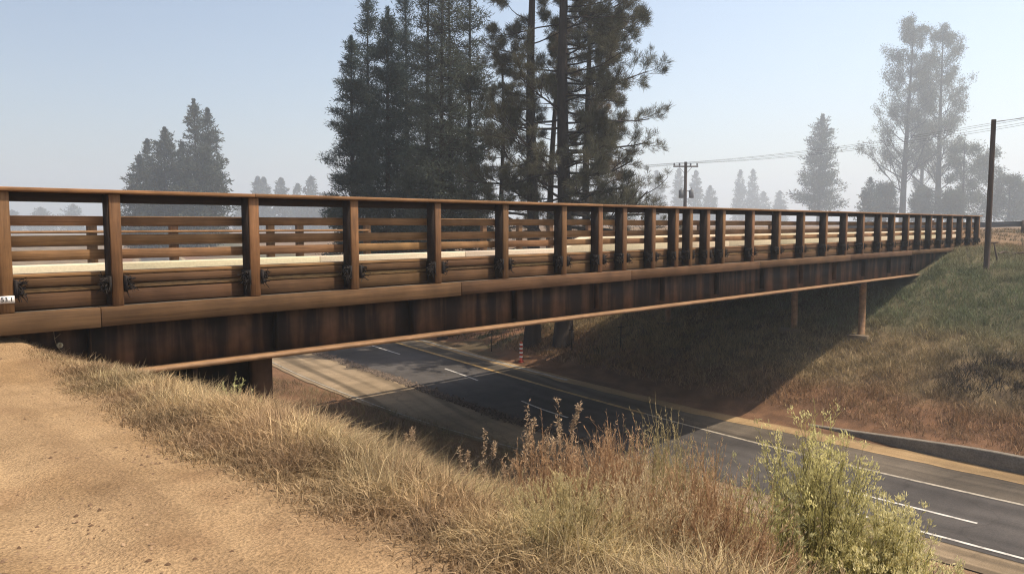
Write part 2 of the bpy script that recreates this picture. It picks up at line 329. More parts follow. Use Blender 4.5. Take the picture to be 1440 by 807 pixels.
# ------------------------------------------------------------------ road sheets
YS = np.concatenate([np.arange(-60, 0, 2), np.arange(0, 40, .4), np.arange(40, 240, 3)])
def strip(name, fa, fb, z, mat, cols=6, ys=YS, jag=(0, 0), label=None, thick=0.0, colf=None):
    mb = MB(); a = fa(ys); b = fb(ys)
    a = a + jag[0] * (fbm(ys * 1.3, ys * 0 + 5, 7) - .5); b = b + jag[1] * (fbm(ys * 1.1, ys * 0 + 9, 8) - .5)
    u = np.linspace(0, 1, cols); X = a[:, None] * (1 - u) + b[:, None] * u; Y = np.repeat(ys[:, None], cols, 1)
    n = len(ys); ii = np.arange(n * cols).reshape(n, cols)
    qq = np.stack([ii[:-1, :-1], ii[:-1, 1:], ii[1:, 1:], ii[1:, :-1]], -1).reshape(-1, 4)
    cc = np.ones((n * cols, 3)) if colf is None else colf(X, Y).reshape(-1, 3)
    mb.add(np.stack([X, Y, np.full_like(X, z)], -1).reshape(-1, 3), qq, col=cc)
    o = mb.build(name, mat); tag(o, kind='structure', label=label)
    return o
def streaks(lo, hi, k, fr=3.0):
    def f(X, Y):
        v = fbm((X - DL(Y)) * fr, Y * .08, k, 4); return np.repeat((lo + (hi - lo) * sm(.3, .7, v))[..., None], 3, -1)
    return f
strip('near_lane', lambda y: NE(y), lambda y: AE(y) + .15, 0.004, M['shoulder'], 40, jag=(.25, 0), colf=streaks(.62, 1.35, 3, 3.5))
strip('asphalt_road', lambda y: AE(y), lambda y: EL(y) + .05, 0.012, M['asphalt'], 14, colf=streaks(.78, 1.28, 5))
strip('outer_lane', lambda y: EL(y) - .05, lambda y: FE(y), 0.008, M['outer'], 30, jag=(0, .2), colf=streaks(.75, 1.3, 9, 4))
strip('dust_strip', lambda y: FE(y) - .55, lambda y: FE(y) + .12 + .25 * sm(14, 4, y), 0.016, M['dust'], 8, ys=YS[YS < 240], jag=(.35, .3), colf=streaks(.8, 1.15, 11, 5))
strip('road_marking', lambda y: AE(y) + .18, lambda y: AE(y) + .27, 0.020, M['paint_w'], 2, ys=YS[(YS <= 6)])
strip('road_marking', lambda y: EL(y) - .06, lambda y: EL(y) + .05, 0.020, M['paint_f'], 2, ys=YS[(YS <= 14)])
strip('road_marking', lambda y: EL(y) - .09, lambda y: EL(y) + .09, 0.020, M['paint_y'], 2, ys=YS[(YS >= 14)])
for y0, y1 in ((-9, -6.5), (-3, 0.2), (4.0, 6.9), (15.4, 18.0), (21.6, 24.4), (28.6, 32), (36, 39.5), (44, 48), (53, 57), (62, 66)):
    strip('road_marking', lambda y: DL(y) - .045, lambda y: DL(y) + .045, 0.020, M['paint_w'], 2, ys=np.linspace(y0, y1, 12))
strip('road_marking', lambda y: NE(y) + .18, lambda y: NE(y) + .25, 0.020, M['paint_f'], 2, ys=YS[(YS > 12) & (YS < 120)])
strip('road_marking', lambda y: FE(y) - .32, lambda y: FE(y) - .12, 0.022, M['paint_f'], 2, ys=YS[(YS > 19) & (YS < 160)])
# the gravel windrow between the pale lane and the asphalt
rng = np.random.default_rng(5)
m = 9000; gy_ = 11 + rng.random(m) ** 1.3 * 34; gx_ = AE(gy_) + rng.normal(size=m) * (.10 + .07 * fbm(gy_ * 1.2, gy_ * 0, 5)) + .03
r_ = .015 + .055 * rng.random(m) ** 2.5
mb = MB(); base = np.array([[1, 0, 0], [0, 1, 0], [-1, 0, 0], [0, -1, 0], [0, 0, 1]]); 
jt = base[None] * r_[:, None, None] * (.6 + .8 * rng.random((m, 5, 3))); vv = jt + np.stack([gx_, gy_, np.full(m, .014)], 1)[:, None]
tr = (np.array([[0, 1, 4], [1, 2, 4], [2, 3, 4], [3, 0, 4]])[None] + (np.arange(m) * 5)[:, None, None]).reshape(-1, 3)
mb.add(vv, tris=tr, col=np.repeat(.6 + .9 * rng.random((m, 1)) * np.ones((m, 3)), 5, 0))
o = mb.build('gravel', M['gravel']); tag(o, 'strip of loose dark gravel between the pale lane and the asphalt', 'gravel', kind='stuff')

# low concrete kerb wall at the toe of the far slope
KY = np.concatenate([np.linspace(-60, 0, 20), np.linspace(0.5, 9.7, 40)])
KX = FE(KY) + .40 + .42 * sm(5.5, 10, KY); KH = .40 * sm(10.6, 4.5, KY) + .015
mb = MB(); n = len(KY); prof = [(0, -.1), (0, 0), (.03, .02), (.17, .02), (.20, 0), (.20, -.1)]
V = []
for x, y, h in zip(KX, KY, KH): V += [(x, y, -.1), (x, y, h - .02), (x + .02, y, h), (x + .16, y, h), (x + .18, y, h - .02), (x + .18, y, -.1)]
ii = np.arange(n * 6).reshape(n, 6); qq = np.stack([ii[:-1, :-1], ii[1:, :-1], ii[1:, 1:], ii[:-1, 1:]], -1).reshape(-1, 4)
mb.add(V, qq, tris=[(0, 1, 2), (0, 2, 3), (0, 3, 4), (0, 4, 5)] + [(n * 6 - 6, n * 6 - 5, n * 6 - 4), (n * 6 - 6, n * 6 - 4, n * 6 - 3), (n * 6 - 6, n * 6 - 3, n * 6 - 2), (n * 6 - 6, n * 6 - 2, n * 6 - 1)], col=(.85, .85, .85))
o = mb.build('kerb_wall', M['grey_concrete'])
tag(o, 'low grey concrete kerb wall curving along the far road edge below the slope', 'kerb wall')

# ------------------------------------------------------------------ THE BRIDGE
rng = np.random.default_rng(11)
BR = empty('bridge', (18, 15, 0)); tag(BR, 'long brown timber and rusty steel bridge with railings crossing above the road', 'bridge')
X0, X1 = -9.0, 40.95
def tint(s=.12): 
    v = 1 + rng.uniform(-s, s); return (v, v * (1 + rng.uniform(-.05, .05)), v * (1 + rng.uniform(-.06, .06)))
def bev(o, w=0.006, seg=1):
    b = o.modifiers.new('bevel', 'BEVEL'); b.width = w; b.segments = seg; b.limit_method = 'ANGLE'; return o
POSTS = [2.04, 3.2, 4.98, 6.6, 8.24, 9.83, 11.45, 12.59, 13.42, 14.5, 15.44, 16.05, 16.83, 17.58, 19.1, 20.63, 22.18, 23.79, 25.33, 26.77, 28.34, 29.68, 31.19, 32.57, 33.86, 35.24, 36.61, 38.06, 39.49, 40.80]
PREV = [0.45, -1.15, -2.75, -4.35, -5.95, -7.55]
ALLP = PREV[::-1] + POSTS
# top rail: weathered cap boards and the beam below
mb = MB()
ends = [X0] + [x + .0 for x in ALLP[3::5]] + [X1 + .1]
for a, b in zip(ends[:-1], ends[1:]): mb.box(a + .002, b - .002, 9.93, 10.33, 6.372 , 6.418 + rng.uniform(-.002, .002), tint(.1))
cap = bev(mb.build('top_rail', M['wood'], BR))
mb = MB(); mb.box(X0, X1, 10.20, 10.29, 6.265, 6.371); bev(mb.build('rail_beam', M['shade_dark'], BR))  # beam coloured near black to carry the shade under the cap
# the slats, one row each, a board in every bay
for z0, z1 in ((5.985, 6.10), (5.76, 5.873), (5.58, 5.70)):
    mb = MB()
    xs = [X0] + ALLP
    for a, b in zip(xs[:-1], xs[1:]):
        dz = rng.uniform(-.005, .005); t_ = tint(.16)
        m_ = 10.194 + rng.uniform(0, .004); mb.box(a + .0, b - .004, m_, m_ + .045, z0 + dz, z1 + dz, t_)
    bev(mb.build('rail_slat', M['wood'], BR))
# lower boards of the parapet
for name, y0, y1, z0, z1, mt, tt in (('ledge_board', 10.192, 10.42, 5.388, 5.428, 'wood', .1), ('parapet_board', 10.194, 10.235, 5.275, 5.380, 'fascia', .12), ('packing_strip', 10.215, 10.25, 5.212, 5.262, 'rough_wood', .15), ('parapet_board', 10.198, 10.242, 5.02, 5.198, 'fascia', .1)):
    mb = MB(); xs = [X0] + ALLP
    for a, b in zip(xs[:-1], xs[1:]): mb.box(a, b - .003, y0 + rng.uniform(0, .003), y1, z0 + rng.uniform(-.003, .003), z1 + rng.uniform(-.003, .003), tint(tt))
    bev(mb.build(name, M[mt], BR), .004)
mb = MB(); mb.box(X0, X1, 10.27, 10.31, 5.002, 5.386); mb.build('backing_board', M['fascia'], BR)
# wide fascia timber
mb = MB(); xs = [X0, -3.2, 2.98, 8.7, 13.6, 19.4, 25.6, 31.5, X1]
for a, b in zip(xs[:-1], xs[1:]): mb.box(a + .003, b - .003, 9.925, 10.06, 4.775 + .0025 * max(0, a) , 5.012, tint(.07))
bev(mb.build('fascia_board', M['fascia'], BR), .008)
# kerb, deck, sidewalk
mb = MB(); xs = list(np.arange(X0, X1, 3.1)) + [X1]
for a, b in zip(xs[:-1], xs[1:]): mb.box(a + .004, b - .004, 10.83, 11.12, 5.005, 5.495 , tint(.04))
bev(mb.build('deck_kerb', M['concrete'], BR), .01)
mb = MB(); y0_, y1_ = 10.815, 11.135
mb.add([(12.45, y0_, 5.0), (12.45, y1_, 5.0), (12.45, y1_, 5.50), (12.45, y0_, 5.50), (13.25, y0_, 5.0), (13.25, y1_, 5.0), (13.25, y1_, 5.725), (13.25, y0_, 5.725)], [(0, 3, 7, 4), (3, 2, 6, 7), (1, 5, 6, 2), (0, 1, 2, 3), (4, 7, 6, 5), (0, 4, 5, 1)])
for a, b in zip(np.arange(13.25, 40.5, 3.05), list(np.arange(16.3, 40.5, 3.05)) + [40.9]): mb.box(a + .006, b, y0_, y1_, 5.0, 5.725, tint(.04))
bev(mb.build('barrier', M['concrete'], BR), .008)
mb = MB(); mb.box(X0, X1, 10.07, 19.9, 4.90, 5.0); mb.build('deck', M['grey_concrete'], BR)
mb = MB(); mb.box(X0, X1, 19.905, 20.02, 4.70, 5.03); mb.build('fascia_board', M['fascia'], BR)
# posts with their bolted iron brackets
def bracket(par, x, r):
    for sx in (-1, 1):
        mb = MB(); mb.box(x + sx * .0915 - .0135, x + sx * .0915 + .0135, 9.955, 10.188, 5.18, 5.38)
        for k in range(3):
            z = 5.22 + k * .062; y = 9.99 + .03 * (k % 2)
            mb.path([(x + sx * .10, y, z), (x + sx * .155, y, z)], [.022, .022], 6); mb.path([(x + sx * .155, y, z), (x + sx * (.19 + .02 * r.random()), y, z)], [.011, .011], 5)
        for k in range(22 if sx > 0 else 34):      # frayed tie wires
            p = np.array([x + sx * (.09 + .05 * r.random()), 9.97 + .08 * r.random(), 5.30 + r.uniform(-.08, .05)]); d = np.array([sx * r.uniform(.1, 1), -.5 * r.random(), r.uniform(-1.1, .9)]); d /= np.linalg.norm(d)
            q1 = p + d * .05 + r.normal(size=3) * .012; q2 = q1 + (d + r.normal(size=3) * .6) * .045
            q2[2] -= .02 * r.random(); mb.path([p, q1, q2], [.007, .006, .004], 4)
        mb.build('bracket', M['dark_steel'], par)
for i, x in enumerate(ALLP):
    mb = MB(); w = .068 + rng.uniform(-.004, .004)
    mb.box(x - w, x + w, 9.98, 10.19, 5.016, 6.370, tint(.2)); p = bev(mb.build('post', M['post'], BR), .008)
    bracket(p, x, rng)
    mb = MB(); mb.box(x - w - .010, x - w - .0015, 10.0, 10.192, 5.03, 6.36); mb.build('side_shade_strip', M['shade_dark'], p)  # added dark strip, painted shade for the post's left side
    if abs(x - 2.04) < .01:
        mb = MB(); mb.box(x - .078, x + .072, 9.965, 9.978, 5.13, 5.21); tg = mb.build('number_tag', M['white'], p); tg['label'] = 'small white number tag screwed to the post foot'
        cu = bpy.data.curves.new('digits', 'FONT'); cu.body = "53.1"; cu.size = .072; cu.extrude = .002; cu.align_x = 'CENTER'; cu.align_y = 'CENTER'
        tmp = bpy.data.objects.new('digits', cu); COL.objects.link(tmp); bpy.context.view_layer.update()
        me = bpy.data.meshes.new_from_object(tmp.evaluated_get(bpy.context.evaluated_depsgraph_get())); bpy.data.objects.remove(tmp)
        me.materials.clear(); me.materials.append(M['black'])
        dg = bpy.data.objects.new('digits', me); COL.objects.link(dg); dg.parent = p
        me.transform(mathutils.Matrix.Translation((x - .003 - 18, 9.962 - 15, 5.17)) @ mathutils.Matrix.Rotation(math.pi / 2, 4, 'X'))
# far railing
mb = MB(); mb.box(X0, X1, 19.72, 19.95, 6.16, 6.20); bev(mb.build('top_rail', M['wood'], BR))
for z0, z1, xe in ((5.80, 5.86, 13.6), (5.50, 5.60, X1)):
    mb = MB(); mb.box(X0, xe, 19.80, 19.84, z0, z1); mb.build('rail_slat', M['wood'], BR)
for i, x in enumerate([-6.6, -4.2, -1.8, .8, 3.2, 5.85, 7.75, 10.4, 11.3, 13.6, 16.2, 18.5, 20.3, 22.0, 24.3, 26.1, 28.4, 30.4, 32.7, 35, 37.4, 40]):
    mb = MB(); mb.box(x - .1, x + .1, 19.85, 19.99, 5.03, 6.158, tint(.1)); bev(mb.build('post', M['post'], BR))
# girders
def girder(y, vis=True):
    mb = MB()
    xa, xb = X0, 33.0
    n = 60; xs = np.linspace(xa, 38.5, n); bot = np.where(xs < 33, 4.18 - .0045 * np.clip(xs, 0, 99), 4.03 + (xs - 33) * .15)
    V = []
    for x, z in zip(xs, bot): V += [(x, y, z), (x, y, 4.899), (x, y + .03, 4.899), (x, y + .03, z)]
    ii = np.arange(n * 4).reshape(n, 4); qq = []
    for a, b in ((0, 1), (1, 2), (2, 3), (3, 0)): qq.append(np.stack([ii[:-1, a], ii[1:, a], ii[1:, b], ii[:-1, b]], -1))
    mb.add(V, np.concatenate(qq)); g = mb.build('girder', M['rust'], BR)
    mb = MB(); V = []; xs = np.linspace(xa, xb, 30)
    for x in xs:
        z = 4.18 - .0045 * max(x, 0); V += [(x, y - .235, z - .03), (x, y - .235, z + .008), (x, y - .225, z + .018), (x, y + .225, z + .018), (x, y + .235, z + .008), (x, y + .235, z - .03), (x, y + .20, z - .045), (x, y - .20, z - .045)]
    ii = np.arange(30 * 8).reshape(30, 8); qq = []
    for a in range(8): b = (a + 1) % 8; qq.append(np.stack([ii[:-1, a], ii[1:, a], ii[1:, b], ii[:-1, b]], -1))
    mb.add(V, np.concatenate(qq), tris=[(232, 232 + k, 233 + k) for k in range(1, 7)]); f_ = mb.build('flange', M['flange'], g)
    if vis:
        for x in np.arange(-2, 33, 2.45):
            mb = MB(); mb.box(x, x + .018, y - .13, y - .002, 4.22, 4.897, (.8, .8, .8)); mb.build('stiffener', M['rust'], g)
girder(10.245); girder(13.3, False); girder(16.4, False); girder(19.5, False)
# near pier: plate wall with a steel column at its right edge, and far column bent
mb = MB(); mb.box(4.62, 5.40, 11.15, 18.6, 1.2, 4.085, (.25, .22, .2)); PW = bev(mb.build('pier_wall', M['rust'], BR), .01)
mb = MB(); mb.box(5.405, 5.75, 11.05, 11.35, 1.0, 4.085, (1, 1, 1)); mb.box(4.52, 4.60, 11.1, 11.25, 1.2, 4.085, (1.3, 1.3, 1.3)); bev(mb.build('pier_column', M['rust'], BR), .008)
for i, y in enumerate((10.45, 12.95, 18.6)):
    gz = float(ground(28.15, y)); mb = MB()
    mb.path([(28.15, y, gz - .4), (28.15, y, 4.01)], [.12, .12], 14); c_ = mb.build('column', M['flange'], BR, smooth=False)
    mb = MB(); mb.box(27.75, 28.55, y - .35, y + .35, gz - .5, gz + .02, (.8, .7, .6)); bev(mb.build('column_footing', M['grey_concrete'], c_), .02)
mb = MB(); mb.box(27.98, 28.32, 9.98 + .5, 19.9, 3.82, 4.0); bev(mb.build('bent_cap', M['rust'], BR), .01)
mb = MB(); mb.box(33.3, 33.8, 10.6, 19.8, 2.2, 4.05, (.7, .7, .7)); mb.build('abutment', M['grey_concrete'], BR)

# ------------------------------------------------------------------ grass
def blades(mb, x, y, h, w, rng, c0, c1, lean=.5, curl=.4, gz=None):
    n = len(x); z = ground(x, y) if gz is None else gz
    a = rng.random(n) * 2 * np.pi; l = lean * rng.random(n) ** 1.0
    d = np.stack([np.cos(a) * l, np.sin(a) * l, np.ones(n)], 1); d /= np.linalg.norm(d, axis=1, keepdims=True)
    b = rng.random(n) * 2 * np.pi; sdv = np.stack([np.cos(b), np.sin(b), np.zeros(n)], 1)
    P = np.stack([x, y, z - .02], 1); h = h[:, None]; cu = (rng.random(n) * curl)[:, None]; w = np.broadcast_to(w, (n,))[:, None]
    hd = np.stack([np.cos(a), np.sin(a), np.zeros(n)], 1)
    m1 = P + d * h * .55 + hd * h * cu * .15; tip = P + d * h + hd * h * cu * .7 - np.array([0, 0, 1.]) * h * cu * .35
    V = np.stack([P - sdv * w / 2, P + sdv * w / 2, m1 + sdv * w * .38, m1 - sdv * w * .38, tip], 1)
    k = (np.arange(n) * 5)[:, None]
    t = rng.random((n, 1)); c = c0 * (1 - t) + c1 * t; c = c * (.75 + .5 * rng.random((n, 1)))
    mb.add(V, np.array([[0, 1, 2, 3]]) + k, np.array([[3, 2, 4]]) + k, np.repeat(c, 5, 0))
rng = np.random.default_rng(77)
mb = MB()
def scatter(n, xr, yr, dens):
    x = rng.uniform(*xr, n); y = rng.uniform(*yr, n); k = rng.random(n) < dens(x, y); return x[k], y[k]
def xc_(Y): return 2.08 + .25 * sm(7.5, 10, Y) + .10 * sm(3.5, 2.2, Y)
def straw_col(x, y):
    g = sm(.52, .72, fbm(x * .9, y * .9, 51)) * .7; r = sm(.5, .7, fbm(x * 1.3, y * 1.3, 61))
    c = mix((0.62, 0.49, 0.28), (0.46, 0.43, 0.20), g * .6); return mix(mix(c, (0.44, 0.28, 0.17), r * .6), (0.27, 0.19, 0.12), .7 * sm(.52, .68, fbm(x * 3.1, y * 3.1, 64)))
# dense strip along the crest
x, y = scatter(680000, (1.5, 7.2), (1.2, 14), lambda x, y: sm(-.30, .22, x - xc_(y) + .22 * (fbm(x * 2.4, y * 2.4, 71) - .5) * 2) * (.75 + .25 * sm(.35, .6, fbm(x * 1.7, y * 1.7, 72))) * sm(5.2, 2.2, x - xc_(y)) )
e = x - xc_(y); hh = (1 - .35 * sm(5.5, 8.5, y)) * (.05 + .05 * sm(-.3, .1, e) + .13 * sm(.0, .6, e) + .10 * sm(.3, 1.4, e) * sm(9, 4, y)) * (.4 + .9 * rng.random(len(x))) * (.35 + 1.3 * fbm(x * 2.6, y * 2.6, 72))
cc = mix((0.30, 0.205, 0.125), (1, 1, 1), 0 * x)[:, :] * 1.0
cc = mix(cc, straw_col(x, y), .35 + .65 * sm(.15, .6, e + .5 * (fbm(x * 2, y * 2, 78) - .5))); blades(mb, x, y, hh, .0055 + .003 * rng.random(len(x)), rng, cc, cc * np.array([.62, .58, .5]), 1.3, 1.0)
# looser tall straws
x, y = scatter(30000, (2.3, 7), (1.2, 12), lambda x, y: sm(.0, .4, x - xc_(y)) * sm(.4, .6, fbm(x * 1.9, y * 1.9, 75)))
hh = (.18 + .20 * rng.random(len(x))) * sm(11, 5.5, y) + .04; cc = straw_col(x, y) * 1.1
blades(mb, x, y, hh, .004, rng, cc, cc * .8, .55, .5)
x, y = scatter(5200, (2.6, 6), (2.5, 10), lambda x, y: sm(.5, .9, x - xc_(y)) * sm(.45, .6, fbm(x * 2.3, y * 2.3, 76)))
hh = .22 + .20 * rng.random(len(x)) * sm(10, 5, y); cc = mix((0.16, 0.115, 0.075), (0.30, 0.22, 0.13), rng.random(len(x)))
blades(mb, x, y, hh, .006, rng, cc, cc * .8, .5, 1.3)
# bank down to the road
x, y = scatter(90000, (5, 14.5), (-3, 34), lambda x, y: .9 * sm(.3, .5, fbm(x, y, 81)))
cc = straw_col(x, y) * .5; k = ~((x > 4.3) & (x < 6.0) & (y > 11) & (y < 18.8)); x, y, cc = x[k], y[k], cc[k]
blades(mb, x, y, .12 + .2 * rng.random(len(x)), .010, rng, cc, cc * .6, .9, .8)
o = mb.build('dry_grass', M['grass']); tag(o, 'dry straw coloured grass covering the crest and near bank beside the dirt path', 'grass', kind='stuff')
# sparse litter and short tufts on the dirt itself
mb = MB(); x, y = scatter(26000, (-3, 2.6), (.8, 11), lambda x, y: (sm(.58, .72, fbm(x * 1.6, y * 1.6, 91)) * .25 + sm(-.9, 0, x - xc_(y)) ** 2 * .9))
cc = mix((0.32, 0.22, 0.13), (0.16, 0.10, 0.06), rng.random(len(x))); blades(mb, x, y, .012 + .03 * rng.random(len(x)), .004, rng, cc, cc * .7, 3.0, .6)
o = mb.build('grass_litter', M['grass']); tag(o, 'thin scraps of dead grass lying on the edge of the dirt path', 'litter', kind='stuff')

# far slope ground cover
mb = MB()
def slopecol(x, y):
    d = x - FE(y) - 1.3; n = fbm(x * .8, y * .8, 21); n2 = fbm(x * .35, y * .35, 22)
    c = mix((0.32, 0.20, 0.11), (0.34, 0.26, 0.14), sm(1, 3.5, d + (n - .5) * 3)); c = mix(c, (0.140, 0.175, 0.095), sm(4.2, 7.5, d + (n - .5) * 3.5) * .9)
    c = mix(c, (0.27, 0.19, 0.10), sm(13, 16, d + (n - .5) * 4)); c = mix(c, (0.28, 0.24, 0.14), sm(.55, .75, n2) * .5)
    burn = np.maximum(np.exp(-(((x - 26.3) / 1.5) ** 4 + ((y - 5.9) / 1.6) ** 4)), np.exp(-(((x - 25.6) / .9) ** 4 + ((y - 2.3) / 1.8) ** 4))) * sm(.3, .5, fbm(x * 1.4, y * 1.4, 95))
    return mix(c, (0.020, 0.017, 0.017), burn), burn
x, y = scatter(430000, (21.9, 41), (-6, 26), lambda x, y: sm(.2, 1.6, x - FE(y) - 1.1) * (.35 + .65 * sm(.38, .55, fbm(x * 2, y * 2, 99))))
cc, burn = slopecol(x, y); hh = (.08 + .24 * rng.random(len(x))) * (.4 + 1.2 * fbm(x * 1.6, y * 1.6, 98)); k = ~((y > 9.9) & (x > 31.5)); x, y, cc, hh = x[k], y[k], cc[k], hh[k]
blades(mb, x, y, hh, .018, rng, cc * 1.15, cc * .55, .8, .8)
x, y = scatter(60000, (38, 75), (-22, 16), lambda x, y: sm(.35, .6, fbm(x * .6, y * .6, 94)) * sm(41, 43, x + 3 * (y < 9.5)))
cc = mix((0.20, 0.145, 0.08), (0.12, 0.11, 0.06), sm(.4, .6, fbm(x * .3, y * .3, 93))); blades(mb, x, y, .08 + .22 * rng.random(len(x)), .03, rng, cc, cc * .6, .9, .8)
x, y = scatter(90000, (24, 60), (20, 55), lambda x, y: sm(.6, 2, x - FE(y) - .5) * sm(.35, .55, fbm(x * .7, y * .7, 97)))
cc = mix((0.12, 0.085, 0.05), (0.075, 0.09, 0.04), sm(.4, .6, fbm(x * .4, y * .4, 96))); blades(mb, x, y, .12 + .25 * rng.random(len(x)), .028, rng, cc, cc * .7, .8, .7)
o = mb.build('slope_grass', M['grass']); tag(o, 'grey green and brown weeds covering the far embankment slope', 'ground cover', kind='stuff')

# clods and pebbles on the dirt path
rng = np.random.default_rng(8); m = 16000
x = rng.uniform(-3, 2.9, m); y = rng.uniform(1.2, 10, m); k = rng.random(m) < .10 + .9 * sm(.5, .66, fbm(x * 1.7, y * .8, 91)); x, y = x[k], y[k]; m = len(x)
r_ = .003 + .015 * rng.random(m) ** 3.5; base = np.array([[1, 0, 0], [.3, .9, .1], [-.8, .5, 0], [-.7, -.6, .1], [.4, -.9, 0], [.1, 0, .7]])
vv = base[None] * r_[:, None, None] * (.6 + .8 * rng.random((m, 6, 3))) + np.stack([x, y, ground(x, y)], 1)[:, None]
tr = (np.array([[0, 1, 5], [1, 2, 5], [2, 3, 5], [3, 4, 5], [4, 0, 5]])[None] + (np.arange(m) * 6)[:, None, None]).reshape(-1, 3)
mb = MB(); mb.add(vv, tris=tr, col=np.repeat(mix((.22, .15, .10), (.7, .55, .40), rng.random(m) ** 2.2), 6, 0))
o = mb.build('pebbles', M['rock']); tag(o, 'small brown clods and pebbles scattered over the dirt path', 'pebbles', kind='stuff')

def rock(px, depth, r, label, col=(1.3, 1.3, 1.3), seed=1):
    rg = np.random.default_rng(seed); X, Y = spot(px, depth); Z = float(ground(X, Y))
    import bmesh
    bm = bmesh.new(); bmesh.ops.create_icosphere(bm, subdivisions=2, radius=r)
    vs = np.array([v.co for v in bm.verts]); vs *= (1 + .22 * rg.normal(size=(len(vs), 1))); vs *= np.array([1.1, .8, .7])
    mb = MB(); mb.add(vs + np.array([X, Y, Z + r * .35]), tris=[[v.index for v in f.verts] for f in bm.faces], col=col); bm.free()
    tag(mb.build('stone', M['rock'], origin=(X, Y, Z)), label, 'stone')
rock(369, 3.12, .016, 'pale grey stone on the dirt path at the bottom of the picture', (1.5, 1.5, 1.6), 3)

# ------------------------------------------------------------------ bushes and weeds near the camera
def bush(name, label, cat, px, depth, h, spread, n_stems, cs, cl, rng, leaf=(.03, .005), leafn=14, up=1.0, heads=0, ch=None, group=None, twign=5, base_r=.12, zoff=0, dens_r=.0022):
    X, Y = spot(px, depth); Z = float(ground(X, Y)) - .02 + zoff
    root = empty(name, (X, Y, Z)); tag(root, label, cat, group)
    st = MB(); lf = MB(); hd = MB()
    a = rng.random(n_stems) * 2 * np.pi; rr = rng.random(n_stems) ** .7
    P = np.stack([X + np.cos(a) * rr * base_r, Y + np.sin(a) * rr * base_r, np.full(n_stems, Z)], 1)
    out = np.stack([np.cos(a), np.sin(a), np.zeros(n_stems)], 1); hs = h * (1 - .45 * rr ** 2) * (.72 + .34 * rng.random(n_stems))
    K = 5; pts = [P]
    for k in range(1, K + 1):
        t = k / K; pts.append(P + out * (spread * rr * (t ** 1.1))[:, None] + np.array([0, 0, 1.]) * (hs * t ** .95)[:, None] + rng.normal(size=(n_stems, 3)) * .018 * h * t)
    for k in range(K): st.segs(pts[k], pts[k + 1], dens_r * 2.2 * (1 - k / K * .75), dens_r * 2.2 * (1 - (k + 1) / K * .75), 3, col=np.tile(cs, (n_stems, 1)) * (.7 + .6 * rng.random((n_stems, 1))))
    tips = [pts[-1]]; tdir = [pts[-1] - pts[-2]]
    pts = np.array(pts)
    for j in range(twign):
        t = rng.uniform(.35, .97, n_stems) * K; i = np.minimum(t.astype(int), K - 1); f = (t - i)[:, None]
        b = pts[i, np.arange(n_stems)] * (1 - f) + pts[i + 1, np.arange(n_stems)] * f
        d = pts[i + 1, np.arange(n_stems)] - pts[i, np.arange(n_stems)]; d /= np.linalg.norm(d, axis=1, keepdims=True)
        d = d * up + rng.normal(size=d.shape) * .42; d[:, 2] = np.abs(d[:, 2]) + .15; d /= np.linalg.norm(d, axis=1, keepdims=True)
        L = h * rng.uniform(.08, .22, n_stems)[:, None]; e1 = b + d * L * .5; e2 = e1 + (d + np.array([0, 0, .35])) * L * .5
        cc = np.tile(cs, (n_stems, 1)) * (.8 + .5 * rng.random((n_stems, 1)))
        st.segs(b, e1, dens_r * .7, dens_r * .55, 3, col=cc); st.segs(e1, e2, dens_r * .55, dens_r * .3, 3, col=cc); tips.append(e2); tdir.append(e2 - b)
        for _ in range(leafn):
            s_ = rng.random((n_stems, 1)); p = b * (1 - s_) + e2 * s_; dd = (e2 - b) / L + rng.normal(size=b.shape) * .55; dd[:, 2] += .3
            t2 = rng.random((n_stems, 1)); lc = np.asarray(cl[0]) * (1 - t2) + np.asarray(cl[1]) * t2
            lf.cards(p, dd, leaf[0] * (.6 + .8 * rng.random(n_stems)), leaf[1] * (.7 + .6 * rng.random(n_stems)), rng, lc)
    st.build('stems', M['bush'], root); lf.build('foliage', M['bush'], root)
    if heads:
        T = np.concatenate(tips); Dv = np.concatenate(tdir); k = (rng.random(len(T)) < heads) & (T[:, 2] - Z > h * .42); T = T[k]; Dv = Dv[k] / np.linalg.norm(Dv[k], axis=1, keepdims=True)
        for _ in range(16):
            o_ = rng.normal(size=T.shape) * np.array([.014, .014, .011]) * (h / 1.2); dd = Dv + rng.normal(size=T.shape) * .5; dd[:, 2] += .5
            hd.cards(T + o_, dd, .016 + .014 * rng.random(len(T)), .006 + .004 * rng.random(len(T)), rng, np.tile(ch, (len(T), 1)) * (.75 + .45 * rng.random((len(T), 1))))
        hd.build('flower_heads', M['bush'], root)
    return root
rng = np.random.default_rng(21)
YG = ((0.42, 0.38, 0.13), (0.62, 0.55, 0.22))
bush('flowering_bush', 'tall yellow green flowering bush standing against the road, topmost spike highest', 'bush', 1150, 4.7, 1.40, .38, 105, (0.22, 0.19, 0.10), YG, rng, (.052, .0042), 13, 1.7, .75, (0.76, 0.68, 0.32), twign=8)
bush('flowering_bush', 'lower rounded cream flowered bush nearest the bottom right corner', 'bush', 1266, 4.35, 1.0, .37, 105, (0.24, 0.21, 0.11), YG, rng, (.046, .0044), 12, 1.7, .95, (0.82, 0.74, 0.40), twign=8)
bush('flowering_bush', 'slender green shoot with few flowers rising left of the tall flowering bush', 'bush', 1075, 4.5, .98, .24, 40, (0.20, 0.17, 0.09), YG, rng, (.040, .0045), 10, 1.2, .4, (0.60, 0.56, 0.30), twign=5)
RD = ((0.46, 0.28, 0.15), (0.66, 0.47, 0.28)); TN = ((0.58, 0.44, 0.25), (0.70, 0.56, 0.34)); OL = ((0.50, 0.41, 0.20), (0.62, 0.51, 0.28))
G = 'dry bushes crowding the bank edge in front of the road'
